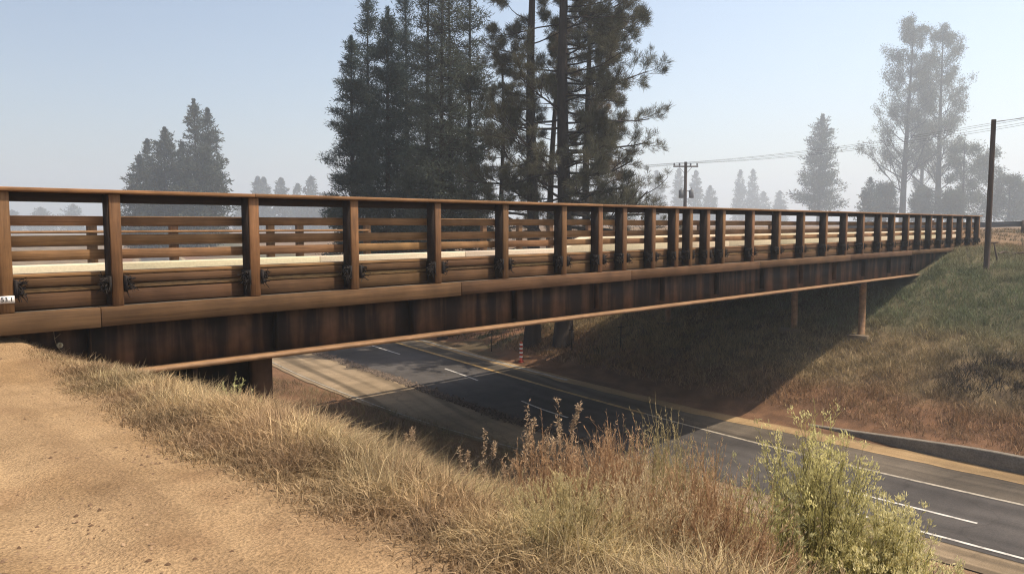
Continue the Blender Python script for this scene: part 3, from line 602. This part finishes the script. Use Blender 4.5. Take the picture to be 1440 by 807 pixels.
for px, dp, h, sp, n, cl, lab in (
    (768, 4.4, .70, .17, 80, RD, 'narrow rust coloured dry bush below the tallest seed stalks'),
    (868, 4.3, .93, .26, 150, RD, 'upright rust coloured dry bush in the middle of the bank'),
    (945, 4.7, 1.16, .36, 190, OL, 'wide olive tan dry bush rising over the dark asphalt'),
    (1000, 3.9, .88, .28, 150, RD, 'reddish dry bush at the lower edge left of the green bush'),
    (905, 3.7, .58, .28, 90, TN, 'low tan dry bush in front of the rust coloured ones'),
    (1065, 3.8, .62, .24, 90, RD, 'dark red twiggy bush under the green flowering bush'),
    (800, 3.6, .42, .24, 80, OL, 'low olive dry bush in front at the bottom edge'),
    (1195, 3.75, .52, .26, 80, TN, 'pale twiggy bush beneath the two flowering bushes')):
    bush('dry_bush', lab, 'bush', px, dp, h, sp, n, np.array(cl[0]) * .85, cl, rng, (.022, .003), 12, 1.3, 0, None, G, twign=7, dens_r=.0017)
bush('green_weed', 'small leafy green weed in front of the dark bridge pier', 'weed', 320, 8.0, .50, .20, 18, (0.3, 0.28, 0.14), ((0.34, 0.34, 0.15), (0.52, 0.50, 0.24)), rng, (.035, .014), 8, 1, 0, None, None, twign=4)

def stalk(px, depth, h, label, rng, seed_col=(0.42, 0.31, 0.20), head=.45, r=.003, side=3):
    X, Y = spot(px, depth); Z = float(ground(X, Y)) - .02; root = empty('seed_stalk', (X, Y, Z)); tag(root, label, 'seed stalk', 'dried seed stalks standing above the bank grass')
    st = MB(); hd = MB(); K = 7; lean = rng.normal(size=2) * .05
    pts = [np.array([X + lean[0] * h * (k / K) ** 2 + rng.normal() * .004, Y + lean[1] * h * (k / K) ** 2, Z + h * k / K]) for k in range(K + 1)]
    st.path(pts, np.linspace(r, r * .4, K + 1), 5, (0.22, 0.15, 0.09)); lines = [(pts[int(K * (1 - head))], pts[-1], 1.0)]
    for k in range(side):
        i = rng.integers(K // 2, K - 1); b = pts[i]; a = rng.random() * 6.28; L = h * rng.uniform(.18, .34); e1 = b + np.array([math.cos(a) * .28, math.sin(a) * .28, .55]) * L; e2 = e1 + np.array([math.cos(a) * .08, math.sin(a) * .08, .45]) * L
        st.path([b, e1, e2], [r * .6, r * .5, r * .3], 4, (0.22, 0.15, 0.09)); lines.append((e1, e2, .7))
    for a, b, s_ in lines:
        n = int(150 * s_); t = rng.random((n, 1)); p = a * (1 - t) + b * t + rng.normal(size=(n, 3)) * .008 * s_; d = rng.normal(size=(n, 3)) + np.array([0, 0, .6])
        hd.cards(p, d, .014 + .018 * rng.random(n), .007, rng, np.tile(seed_col, (n, 1)) * (.6 + .9 * rng.random((n, 1))))
    st.build('stem', M['bush'], root); hd.build('seed_head', M['bush'], root)
rng = np.random.default_rng(33)
for px, dp, h, lab in ((735, 4.9, .98, 'tall curved seed stalk with plume left of the tallest pair'), (802, 4.6, 1.06, 'tallest pale leafy seed stalk over the dark shaded road'), (815, 4.7, .90, 'reddish seed stalk close beside the tallest one'),
    (678, 5.2, .72, 'single brown seed stalk standing by the pale lane shadow'), (573, 6.2, .62, 'forked grey seed stalk before the shaded pale lane'), (893, 4.8, .96, 'thin dark seed stalk above the olive bush'), (765, 5.0, .80, 'short feathery seed stalk between the tall ones'),
    (708, 5.3, .60, 'low brown seed stalk right of the single brown one'), (588, 6.1, .50, 'shorter stalk touching the forked grey one'), (842, 4.9, .78, 'small drooping seed stalk over the black asphalt'), (650, 5.4, .55, 'bent dark seed stalk at the grass crest'), (960, 4.9, .98, 'wispy pale seed stalk above the wide olive bush')):
    stalk(px, dp, h, lab, rng)
# dry twigs by the girder with the puff
X, Y = spot(88, 9.0); Z = float(ground(X, Y)); root = empty('dry_twig', (X, Y, Z)); tag(root, 'bare grey twigs with one white puff before the dark girder', 'twig')
mb = MB()
for dx, dy, hh_, b in ((-.02, .02, .36, .10), (.16, -.15, .25, -.05), (.26, -.25, .32, .03), (.05, 0, .2, .08)):
    p0 = np.array([X + dx, Y + dy, float(ground(X + dx, Y + dy)) - .02]); p = [p0 + np.array([-b * k / 4 + .02 * math.sin(k * 2), b * k / 4, hh_ * k / 4]) for k in range(5)]
    mb.path(p, np.linspace(.006, .002, 5), 4, (0.40, 0.31, 0.20)); mb.path([p[3], p[3] + np.array([.05, -.05, .06])], [.003, .0015], 4, (0.40, 0.31, 0.20))
mb.build('stem', M['bush'], root)
mb = MB(); n = 500; d = rng.normal(size=(n, 3)); d /= np.linalg.norm(d, axis=1, keepdims=True); mb.cards(np.tile((X - .06, Y + .05, Z + .19), (n, 1)) + d * .012, d, .024, .006, rng, np.tile((.75, .68, .50), (n, 1)))
mb.build('seed_puff', M['bush'], root)

# ------------------------------------------------------------------ trees
def crown_conifer(name, label, cat, px, depth, top_py, rad, rng, n=26000, base=.12, col=((0.045, 0.058, 0.036), (0.085, 0.095, 0.055)), trunk_r=.2, group=None, leafs=(.34, .075), shape=.75, z_ground=None, brown=0.0, lumps=7, gap=.35):
    X, Y = spot(px, depth); Z = float(ground(X, Y)) - .1; H = topz(top_py, depth) - Z
    root = empty(name, (X, Y, Z)); tag(root, label, cat, group)
    tr = MB(); lf = MB(); K = 8; lean = rng.normal(size=2) * .008 * H
    def axis_(t): t = np.asarray(t); return np.stack([X + lean[0] * t ** 2, Y + lean[1] * t ** 2, Z + H * t], -1)
    ts = np.linspace(0, .985, K + 1); tr.path(axis_(ts), trunk_r * (1 - ts * .93) * (1 + .35 * np.exp(-ts * 25)), 8, (1, 1, 1), True)
    nb = int(42 + H * 9); tb_ = base + (1 - base) * np.sort(rng.random(nb)) ** .92 * .985
    az = np.arange(nb) * 2.39996 + rng.normal(size=nb) * .5
    prof = np.clip((1 - (tb_ - base) / (1 - base)), 0, 1) ** shape * sm(base - .02, base + .10, tb_) * .98 + .04
    L = rad * prof * rng.uniform(.5, 1.12, nb); L *= 1 + .22 * np.sin(tb_ * lumps * 6 + az)
    B = axis_(tb_); el = .55 * (tb_ - .45) + rng.normal(size=nb) * .12
    D = np.stack([np.cos(az) * np.cos(el), np.sin(az) * np.cos(el), np.sin(el)], 1)
    m1 = B + D * L[:, None] * .55 - np.array([0, 0, .06]) * L[:, None]; e1 = B + D * L[:, None] + np.array([0, 0, .10]) * L[:, None]
    bc = (1, 1, 1); tr.segs(B, m1, trunk_r * .16 * prof + .012, .018, 4, bc); tr.segs(m1, e1, .018, .007, 4, bc)
    wgt = L ** 1.6 + .05; wgt /= wgt.sum(); bi = rng.choice(nb, n, p=wgt); s_ = rng.random(n) ** .62
    # clumps along each limb
    q_ = np.floor(s_ * 6) / 6 + .08 + .06 * rng.normal(size=n); s_ = np.clip(np.where(rng.random(n) < .72, q_, s_), .05, 1.03)
    b = np.where((s_ < .55)[:, None], B[bi] + (m1[bi] - B[bi]) * (s_ / .55)[:, None], m1[bi] + (e1[bi] - m1[bi]) * ((s_ - .55) / .45)[:, None])
    wid = (.10 + .17 * L[bi] * (1 - s_ * .6))[:, None]; off = rng.normal(size=(n, 3)) * wid * np.array([1, 1, .55])
    dirn = D[bi] * .7 + rng.normal(size=(n, 3)) * .6 + np.array([0, 0, .25])
    t_ = rng.random((n, 1)) * .6 + .4 * fbm(b[:, 0] * 1.5 + b[:, 2], b[:, 1] * 1.5 + b[:, 2] * 1.3, 5)[:, None]
    cc = np.asarray(col[0]) * (1 - t_) + np.asarray(col[1]) * t_
    if brown: k = (fbm(b[:, 0] + 7, b[:, 2], 15) > 1 - brown); cc[k] = cc[k] * .4 + np.array((.16, .105, .06)) * .6
    lf.cards(b + off, dirn, leafs[0] * (.6 + .7 * rng.random(n)), leafs[1] * (.7 + .6 * rng.random(n)), rng, cc)
    # leader tip
    k = 500; t = 1 - .10 * rng.random(k) ** 1.2; a = axis_(t) + rng.normal(size=(k, 3)) * ((1 - t)[:, None] * rad * .55 + .03); lf.cards(a, rng.normal(size=(k, 3)) * .5 + np.array([0, 0, 1]), leafs[0] * .8, leafs[1], rng, np.tile(col[0], (k, 1)))
    tr.build('trunk', M['bark'], root); lf.build('crown', M['needle'], root); return root
def grow(rng, P, D, L, R, levels, tr, tips, wob=.35, up=.12, nsub=(4, 5, 4), ang=.75, K=5, taper=.55, subl=.5):
    """one limb with side limbs; collects segments by level, and the twig tips"""
    pts = [P]; d = D / np.linalg.norm(D)
    for k in range(K):
        d = d + rng.normal(size=3) * wob / K + np.array([0, 0, up / K]); d /= np.linalg.norm(d); pts.append(pts[-1] + d * L / K)
    pts = np.array(pts); rs = np.linspace(R, R * (1 - taper), K + 1)
    for k in range(K): tr.append((pts[k], pts[k + 1], rs[k], rs[k + 1]))
    if levels == 0: tips.append((pts[-1], d, pts)); return
    for j in range(nsub[-levels] if levels <= len(nsub) else 4):
        t = rng.uniform(.25, .98) * K; i = min(int(t), K - 1); b = pts[i] + (pts[i + 1] - pts[i]) * (t - i); dd = pts[i + 1] - pts[i]; dd /= np.linalg.norm(dd)
        pr = np.cross(dd, rng.normal(size=3)); pr /= np.linalg.norm(pr); nd = dd + pr * ang * rng.uniform(.6, 1.3)
        grow(rng, b, nd, L * subl * rng.uniform(.6, 1.15) * (1.15 - .5 * t / K), max(rs[i] * .5, .006), levels - 1, tr, tips, wob, up, nsub, ang, max(3, K - 1), taper, subl)
def add_segs(mb, tr, n=5, col=(1, 1, 1)):
    mb.segs([t[0] for t in tr], [t[1] for t in tr], [t[2] for t in tr], [t[3] for t in tr], n, col)
def ponderosa(px, depth, H, limbs, trunk_r, label, rng, base=.22, sun_side=None, lean=(0, 0), zcol=((0.060, 0.066, 0.044), (0.125, 0.112, 0.072)), needles=8, L0=4.2, group='pines standing beyond the bridge', bias=None, dens=1.0):
    X, Y = spot(px, depth); Z = float(ground(X, Y)) - .15; root = empty('ponderosa_pine', (X, Y, Z)); tag(root, label, 'tree', group)
    tm = MB(); ts = np.linspace(0, 1, 14); ax = lambda t: np.array([X + lean[0] * t + .12 * math.sin(t * 7 + px), Y + lean[1] * t, Z + H * t])
    tm.path([ax(t) for t in ts], trunk_r * (1 - .72 * ts) * (1 + .3 * np.exp(-ts * 30)), 12, (1, 1, 1)); tr = []; tips = []
    for i in range(limbs):
        t = base + (1 - base) * (i + rng.random()) / limbs; az = i * 2.4 + rng.normal() * .5
        if bias is not None and rng.random() < .55: az = bias + rng.normal() * .55
        L = L0 * (1 - .5 * ((t - base) / (1 - base)) ** 1.5) * rng.uniform(.45, 1.1)
        el = rng.uniform(-.35, .25) + .3 * (t - .5); grow(rng, ax(t), np.array([math.cos(az), math.sin(az), el]), L, trunk_r * .22 * (1.15 - t), 2, tr, tips, .55, .38, (7, 5), .8, 6, .6, .42)
    add_segs(tm, tr, 4)
    lf = MB(); T = []; D = []
    for p, d, pts in tips:
        for q in range(2, len(pts)):
            for f_ in (0, .5):
                T.append(pts[q] * (1 - f_) + pts[q - 1] * f_); D.append(d)
    T = np.array(T); D = np.array(D); tt = rng.random((len(T), 1)) * .5 + .5 * fbm(T[:, 0] * .6, T[:, 2] * .6, 13)[:, None]; base_c = np.asarray(zcol[0]) * (1 - tt) + np.asarray(zcol[1]) * tt
    for _ in range(needles):
        dd = D * .9 + rng.normal(size=D.shape) * .55 + np.array([0, 0, .2]); lf.cards(T + rng.normal(size=T.shape) * .05, dd, .19 + .13 * rng.random(len(T)), .015, rng, base_c * (.75 + .5 * rng.random((len(T), 1))))
    tm.build('trunk', M['bark'], root, smooth=False); lf.build('crown', M['needle'], root); return root

GP = 'pines standing beyond the bridge'
rng = np.random.default_rng(101)
# dense dark stand in the middle
DK = ((0.030, 0.048, 0.044), (0.064, 0.084, 0.070)); DG = ((0.050, 0.062, 0.050), (0.100, 0.112, 0.080))
for px, dp, ty, rad, col, lab, br, nn in (
    (497, 44, 62, 1.65, DK, 'dark dense conifer at the left edge of the middle stand', 0, 32000),
    (519, 46, 4, 1.7, DK, 'pointed dark conifer second from the left in the middle stand', 0, 26000),
    (546, 43, 22, 2.0, DK, 'dark conifer with a pointed top between two taller ones', .1, 30000),
    (574, 46, -12, 2.1, DK, 'tall dark conifer reaching the top of the picture, left of the bare trunks', 0, 32000),
    (601, 42, -50, 1.75, DG, 'tall grey green conifer just left of the paired thin trunks', .12, 26000),
    (660, 42, -50, 1.8, DG, 'bushy olive conifer filling the middle just left of the sky gap', .2, 32000)):
    crown_conifer('conifer', lab, 'tree', px, dp, ty, rad, rng, int(nn * (1.7 if px < 590 else 1.25)), .06, col, .24, GP, (.25, .036), .52, brown=br)
for px, dp, ty, rad, lab in ((621, 40, -70, 2.0, 'left one of the paired thin trunks with sparse crown'), (635, 41, -80, 2.1, 'right one of the paired thin trunks with sparse crown')):
    crown_conifer('conifer', lab, 'tree', px, dp, ty, rad, rng, 15000, .22, DG, .22, GP, (.27, .038), .55, brown=.2)
rng = np.random.default_rng(303)
ponderosa(748, 35.5, 19, 30, .36, 'large bare trunked pine left of the big spreading pine', rng, .30, L0=3.4, bias=math.radians(150))
ponderosa(768, 40, 17, 30, .22, 'thin leaning pine trunk between the two large pines', rng, .35, L0=2.4, lean=(.5, -.5))
ponderosa(792, 34.5, 19.5, 88, .40, 'big pine with long branches spreading to the right over the bridge', rng, .24, L0=4.6, bias=math.radians(-40), needles=9)
ponderosa(825, 39, 17.2, 30, .24, 'brownish pine hidden behind the big spreading pine', rng, .22, L0=3.4, zcol=((0.085, 0.068, 0.042), (0.17, 0.125, 0.075)))
ponderosa(706, 43, 14.5, 26, .2, 'small airy pine in the gap beside the large bare trunked pine', rng, .2, L0=2.2, needles=6)

# left group, farther off
rng = np.random.default_rng(55); LC = ((0.036, 0.046, 0.036), (0.075, 0.085, 0.055)); GL = 'hazy conifers behind the left part of the railing'
for px, dp, ty, rad, lab, n in ((199, 66, 222, 2.2, 'lowest rounded conifer at the left of the hazy group', 11000), (212, 68, 200, 1.7, 'short conifer beside the lowest one in the left hazy group', 10000), (234, 64, 184, 2.5, 'middle rounded conifer of the left hazy group', 18000), (262, 67, 205, 1.9, 'conifer filling the gap in the middle of the left hazy group', 12000), (281, 63, 146, 2.2, 'tallest conifer of the left hazy group', 18000), (299, 64, 158, 2.1, 'second tallest conifer at the right of the left hazy group', 16000)):
    crown_conifer('conifer', lab, 'tree', px, dp * 2.6, ty, rad * 2.6, rng, int(n * .85), .03, LC, .42, GL, (.85, .22), .68)
# small far conifers, over the railing
FC = ((0.05, 0.06, 0.045), (0.09, 0.10, 0.07)); GF = 'small far conifers fading into the haze'
for px, dp, ty, rad, lab in ((366, 130, 252, 1.8, 'small hazy conifer, left one of the pair past the tall left group'), (374, 132, 253, 1.7, 'small hazy conifer, right one of the pair past the tall left group'), (399, 128, 254, 2.0, 'small hazy conifer standing alone midway to the dark stand'), (420, 134, 262, 1.5, 'tiny hazy conifer between two slightly taller ones'), (438, 130, 252, 2.1, 'small hazy conifer nearest the dark stand'), (345, 130, 282, 2.0, 'stub of a hazy conifer just above the railing right of the left group'), (455, 130, 276, 2.0, 'low hazy conifer tucked against the dark stand'),
    (60, 170, 294, 3, 'faint low tree seen between the slats near the left edge'), (105, 170, 290, 3.2, 'faint rounded tree seen between the slats left of the hazy group'), (20, 175, 298, 3, 'faint low tree at the very left edge behind the slats'),
    (880, 175, 248, 3.0, 'hazy conifer just right of the big pine branches'), (922, 170, 243, 2.6, 'hazy conifer left of the distant utility pole'), (953, 172, 240, 1.9, 'hazy conifer touching the distant utility pole on its left'), (977, 165, 243, 2.0, 'hazy conifer right of the distant utility pole'), (997, 170, 264, 2.2, 'low hazy conifer second to the right of the distant pole'),
    (1038, 180, 242, 2.0, 'left one of the two slim far conifers mid horizon'), (1056, 180, 241, 1.9, 'right one of the two slim far conifers mid horizon'), (1071, 185, 272, 3.0, 'low hazy tree beside the two slim far conifers'), (1094, 175, 271, 1.9, 'tiny conifer alone on the horizon')):
    crown_conifer('conifer', lab, 'tree', px, dp * 3.6, ty, rad * 3.6, rng, 2600, .05, FC, .45, GF, (2.3, .8), .62)
crown_conifer('conifer', 'tall airy conifer standing alone left of the cottonwoods', 'tree', 1149, 330, 166, 10.2, rng, 12000, .12, ((0.05, 0.062, 0.045), (0.09, 0.10, 0.065)), .75, None, (1.5, .32), .6)
crown_conifer('conifer', 'small dark conifer at the left foot of the cottonwoods', 'tree', 1220, 265, 252, 4.6, rng, 5000, .05, ((0.035, 0.045, 0.035), (0.07, 0.08, 0.055)), .3, None, (.85, .27), .6)

# cottonwoods and willows to the right
def cottonwood(px, depth, top_py, label, rng, R=.34, limbs=34, L0=.24, cat='tree', name='cottonwood', base=.16, col=((0.075, 0.080, 0.052), (0.14, 0.14, 0.09)), nl=26, ang=.55, el0=.9, weep=0.0, leaf=(.34, .13), group=None, spread=1.0):
    F = 3.0; depth *= F; R *= F; leaf = (leaf[0] * F * .85, leaf[1] * F * .5)
    X, Y = spot(px, depth); Z = float(ground(X, Y)) - .15; H = topz(top_py, depth) - Z; root = empty(name, (X, Y, Z)); tag(root, label, cat, group)
    tm = MB(); ts = np.linspace(0, 1, 12); bx, by = rng.normal(size=2) * .02 * H
    ax = lambda t: np.array([X + bx * t * t + .02 * H * math.sin(t * 5 + px) * .35, Y + by * t * t, Z + H * t * .93])
    tm.path([ax(t) for t in ts], R * (1 - .88 * ts), 9, (1, 1, 1)); tr = []; tips = []
    for i in range(limbs):
        t = base + (1 - base) * (i + rng.random()) / limbs; az = i * 2.4 + rng.normal() * .6
        L = H * L0 * spread * (1.05 - .62 * ((t - base) / (1 - base)) ** 1.6) * rng.uniform(.55, 1.15)
        grow(rng, ax(min(t, .97)), np.array([math.cos(az), math.sin(az), el0 * rng.uniform(.4, 1.3)]), L, R * .22 * (1.15 - t), 2, tr, tips, .5, .5 - weep, (6, 4), ang, 5, .6, .45)
    add_segs(tm, tr, 4)
    lf = MB(); T = np.concatenate([p[2][1:] for p in tips]); D = np.repeat(np.array([p[1] for p in tips]), [len(p[2]) - 1 for p in tips], 0)
    tt = rng.random((len(T), 1)) * .5 + .5 * fbm(T[:, 0] * .4, T[:, 2] * .4, 17)[:, None]; bc = np.asarray(col[0]) * (1 - tt) + np.asarray(col[1]) * tt
    for _ in range(nl):
        lf.cards(T + rng.normal(size=T.shape) * .26 * leaf[0] / .34, D * .5 + rng.normal(size=D.shape) * .7, leaf[0] * (.5 + .7 * rng.random(len(T))), leaf[1], rng, bc * (.8 + .4 * rng.random((len(T), 1))))
    tm.build('trunk', M['bark'], root); lf.build('crown', M['leaf'], root); return root
rng = np.random.default_rng(404); GC = 'hazy broadleaf trees behind the right end of the bridge'
cottonwood(1267, 92, 34, 'left one of the two tall hazy cottonwoods, with straight visible trunk', rng, .40, 60, .23, nl=8, group=GC)
cottonwood(1315, 94, 44, 'right one of the two tall hazy cottonwoods, nearest the roadside pole', rng, .40, 60, .22, nl=8, group=GC)
cottonwood(1292, 110, 90, 'shorter hazy cottonwood seen between the two tall ones', rng, .34, 26, .17, nl=8, group=GC)
for px, dp, ty, lab, we in ((1242, 92, 262, 'low bushy tree at the foot of the left cottonwood', .2), (1292, 88, 268, 'low bushy tree between the two cottonwood trunks', .2), (1350, 86, 196, 'drooping willow just left of the roadside pole', .9), (1385, 90, 208, 'drooping willow directly behind the roadside pole', .9), (1416, 84, 248, 'low rounded willow right of the roadside pole', .7), (1440, 86, 262, 'low bushy tree cut by the right edge of the picture', .3), (1338, 80, 272, 'low dark shrub behind the last railing posts', .2)):
    cottonwood(px, dp, ty, lab, rng, .2, 22, .34, name='willow' if we > .5 else 'shrub_tree', base=.08, nl=6, weep=we, el0=.6, leaf=(.42, .16), group=GC, col=((0.055, 0.066, 0.045), (0.11, 0.12, 0.08)))

# ------------------------------------------------------------------ poles and wires
def utility_pole(px, depth, top_py, r, name, label, arm=False, below=None, group=None):
    X, Y = spot(px, depth); Z = float(ground(X, Y)) - .3; T = topz(top_py, depth)
    root = empty(name, (X, Y, Z + .3)); tag(root, label, 'utility pole', group)
    mb = MB(); mb.path([(X, Y, z) for z in np.linspace(Z, T, 6)], np.linspace(r * 1.12, r * .85, 6), 14); mb.build('shaft', M['pole'], root)
    att = []
    if arm:
        ux, uy = .7071, -.7071; hw = 1.25; za = T - .45
        mb = MB(); mb.segs([(X - ux * hw, Y - uy * hw, za)], [(X + ux * hw, Y + uy * hw, za)], .07, .07, 4, caps=True); ca = mb.build('crossarm', M['pole'], root)
        mb = MB(); mb.segs([(X, Y, za - .8)] * 2, [(X - ux * .7, Y - uy * .7, za), (X + ux * .7, Y + uy * .7, za)], .02, .02, 4); mb.build('brace', M['galv'], root)
        for t in (-1.15, -.62, .5, 1.15):
            mb = MB(); x, y = X + ux * t, Y + uy * t; mb.path([(x, y, za + .08), (x, y, za + .14), (x, y, za + .2), (x, y, za + .26), (x, y, za + .32)], [.05, .10, .06, .10, .03], 8); mb.build('insulator', M['transformer'], ca); att.append((x, y, za + .33))
        for t in (-.42, .62):
            mb = MB(); x, y = X + ux * t, Y + uy * t; z = T - 3.2
            mb.path([(x, y, z - .42), (x, y, z - .40), (x, y, z + .36), (x, y, z + .42)], [.16, .24, .24, .12], 12); mb.segs([(x, y, z + .3)], [(X, Y, z + .3)], .04, .04, 4); tf = mb.build('transformer', M['transformer'], root)
            mb = MB(); mb.path([(x, y, z + .42), (x, y, z + .62)], [.05, .03], 6); mb.build('bushing', M['transformer'], tf)
    return root, (X, Y, T), att
_, tA, att = utility_pole(962, 78, 229, .17, 'utility_pole', 'distant utility pole with crossarm and two transformers', True)
_, tB, _2 = utility_pole(1388, 29.6, 171, .10, 'roadside_pole', 'plain brown wooden pole without crossarm at the end of the bridge')
_, tC, attC = utility_pole(1640, 50, 130, .17, 'utility_pole', 'utility pole beyond the right edge carrying the wires', True)
_, tD, attD = utility_pole(560, 100, 236, .17, 'utility_pole', 'utility pole hidden behind the dark conifer stand', True)
def wire(a, b, sag, r, label, group='overhead wires'):
    a = np.array(a); b = np.array(b); t = np.linspace(0, 1, 30)[:, None]; p = a + (b - a) * t; p[:, 2] -= (4 * sag * t * (1 - t))[:, 0]
    mb = MB(); mb.path(p, [r] * 30, 5); tag(mb.build('overhead_wire', M['wire'], origin=tuple(a)), label, 'wire', group)
for i, (n_, s_) in enumerate((('upper left outer', 1.1), ('second', 1.2), ('third', 1.3), ('outermost right', 1.4))):
    wire(att[i], attC[i], s_ * .6, .011, n_ + ' wire from the distant crossarm towards the right edge')
    wire(attD[i], att[i], s_ * .5, .012, n_ + ' wire from the dark conifers to the distant crossarm')
X_, Y_ = spot(1700, 36)
wire((tB[0], tB[1], tB[2] - .08), (tC[0], tC[1], tC[2] - .2), .12, .012, 'single wire leaving the top of the plain roadside pole to the right', None)

# guardrail beside the road at the far right
root = empty('guardrail', (60, 10.5, 5.4)); tag(root, 'dull steel guardrail along the upper road past the end of the bridge', 'guardrail')
p0 = np.array([50.5, 20.2]); p1 = np.array([86, -15.0]); n_ = 18
for k in range(n_):
    p = p0 + (p1 - p0) * k / (n_ - 1); z = float(ground(p[0], p[1])); mb = MB(); mb.box(p[0] - .08, p[0] + .08, p[1] - .08, p[1] + .08, z - .3, z + .82); mb.build('post', M['pole'], root)
mb = MB(); V = []; ts = np.linspace(0, 1, 40); d = (p1 - p0) / np.linalg.norm(p1 - p0); nn = np.array([-d[1], d[0]]) * -1
pr = [(-.02, .42), (.06, .48), (.0, .56), (.0, .62), (.06, .70), (-.02, .76)]
for t in ts:
    p = p0 + (p1 - p0) * t; z = float(ground(p[0], p[1], False))
    for a, b in pr: V.append((p[0] - nn[0] * (.12 + a), p[1] - nn[1] * (.12 + a), z + b))
ii = np.arange(40 * 6).reshape(40, 6); mb.add(V, np.stack([ii[:-1, :-1], ii[1:, :-1], ii[1:, 1:], ii[:-1, 1:]], -1).reshape(-1, 4)); g = mb.build('rail', M['galv'], root); sl = g.modifiers.new('t', 'SOLIDIFY'); sl.thickness = .012
# short leaning marker near the pole and a lying branch
X, Y = spot(1404, 30.5); z = float(ground(X, Y)); root = empty('leaning_stake', (X, Y, z)); tag(root, 'short leaning wooden stake with crosspiece beside the roadside pole', 'stake')
mb = MB(); mb.segs([(X, Y, z - .1)], [(X - .14, Y + .14, z + .75)], .035, .03, 4, caps=True); mb.build('stake', M['pole'], root)
mb = MB(); mb.segs([(X - .28, Y + .28, z + .74)], [(X - .02, Y + .02, z + .79)], .028, .028, 4, caps=True); mb.build('crosspiece', M['pole'], root)
mb = MB(); pts = []
for k in range(14):
    X, Y = spot(1404 + k * 7, 31.3 + .1 * math.sin(k)); pts.append((X, Y, float(ground(X, Y)) + .07 + .03 * math.sin(k * 1.7)))
mb.path(pts, np.linspace(.05, .03, 14), 6); tag(mb.build('fallen_pole', M['pole']), 'long thin dead branch lying on the slope right of the roadside pole', 'branch')

# striped delineator and fence stakes on the far verge
X, Y = spot(733, 33.2); z = float(ground(X, Y)); root = empty('marker_post', (X, Y, z)); tag(root, 'small red and white striped marker post on the far road verge', 'marker post')
mb = MB(); mb.path([(X, Y, z - .05), (X, Y, z + .84), (X, Y, z + .88)], [.07, .062, .04], 10); mb.path([(X, Y, z), (X, Y, z + .05)], [.13, .11], 10); bd = mb.build('body', M['red'], root)
for k in range(4): mb = MB(); zz = z + .20 + k * .18; mb.path([(X, Y, zz), (X, Y, zz + .07)], [.076, .074], 10); mb.build('white_band', M['white'], root)
for px, dp, py, lab in ((691, 36, 455, 'thin fence stake left of the striped marker post'), (804, 33.5, 460, 'thin fence stake on the shaded verge right of the pine trunks'), (874, 32, 466, 'thin fence stake farthest right at the edge of the bridge shadow')):
    X, Y = spot(px, dp); z = float(ground(X, Y)); mb = MB(); mb.segs([(X, Y, z - .2)], [(X + .03, Y, z + 1.15)], .03, .028, 4, caps=True); mb.segs([(X - .08, Y + .08, z + .95)], [(X + .1, Y - .1, z + .95)], .018, .018, 4, caps=True)
    tag(mb.build('fence_stake', M['dark_steel'], origin=(X, Y, z)), lab, 'fence stake', 'thin stakes on the far verge')

# ------------------------------------------------------------------ smoke haze in the air
mb = MB(); mb.box(-1600, 1600, -1600, 1600, -2.0, 92.0)
m, nt, N, L, P = newmat('haze_air'); N.remove(P)
pv = N.new('ShaderNodeVolumePrincipled'); pv.inputs['Color'].default_value = (0.80, 0.895, 0.99, 1); pv.inputs['Density'].default_value = 0.0013; pv.inputs['Anisotropy'].default_value = 0.35
L.new(pv.outputs[0], N['Material Output'].inputs['Volume'])
o = mb.build('haze', m); tag(o, kind='stuff', label='pale blue smoke haze filling the air', cat='haze')
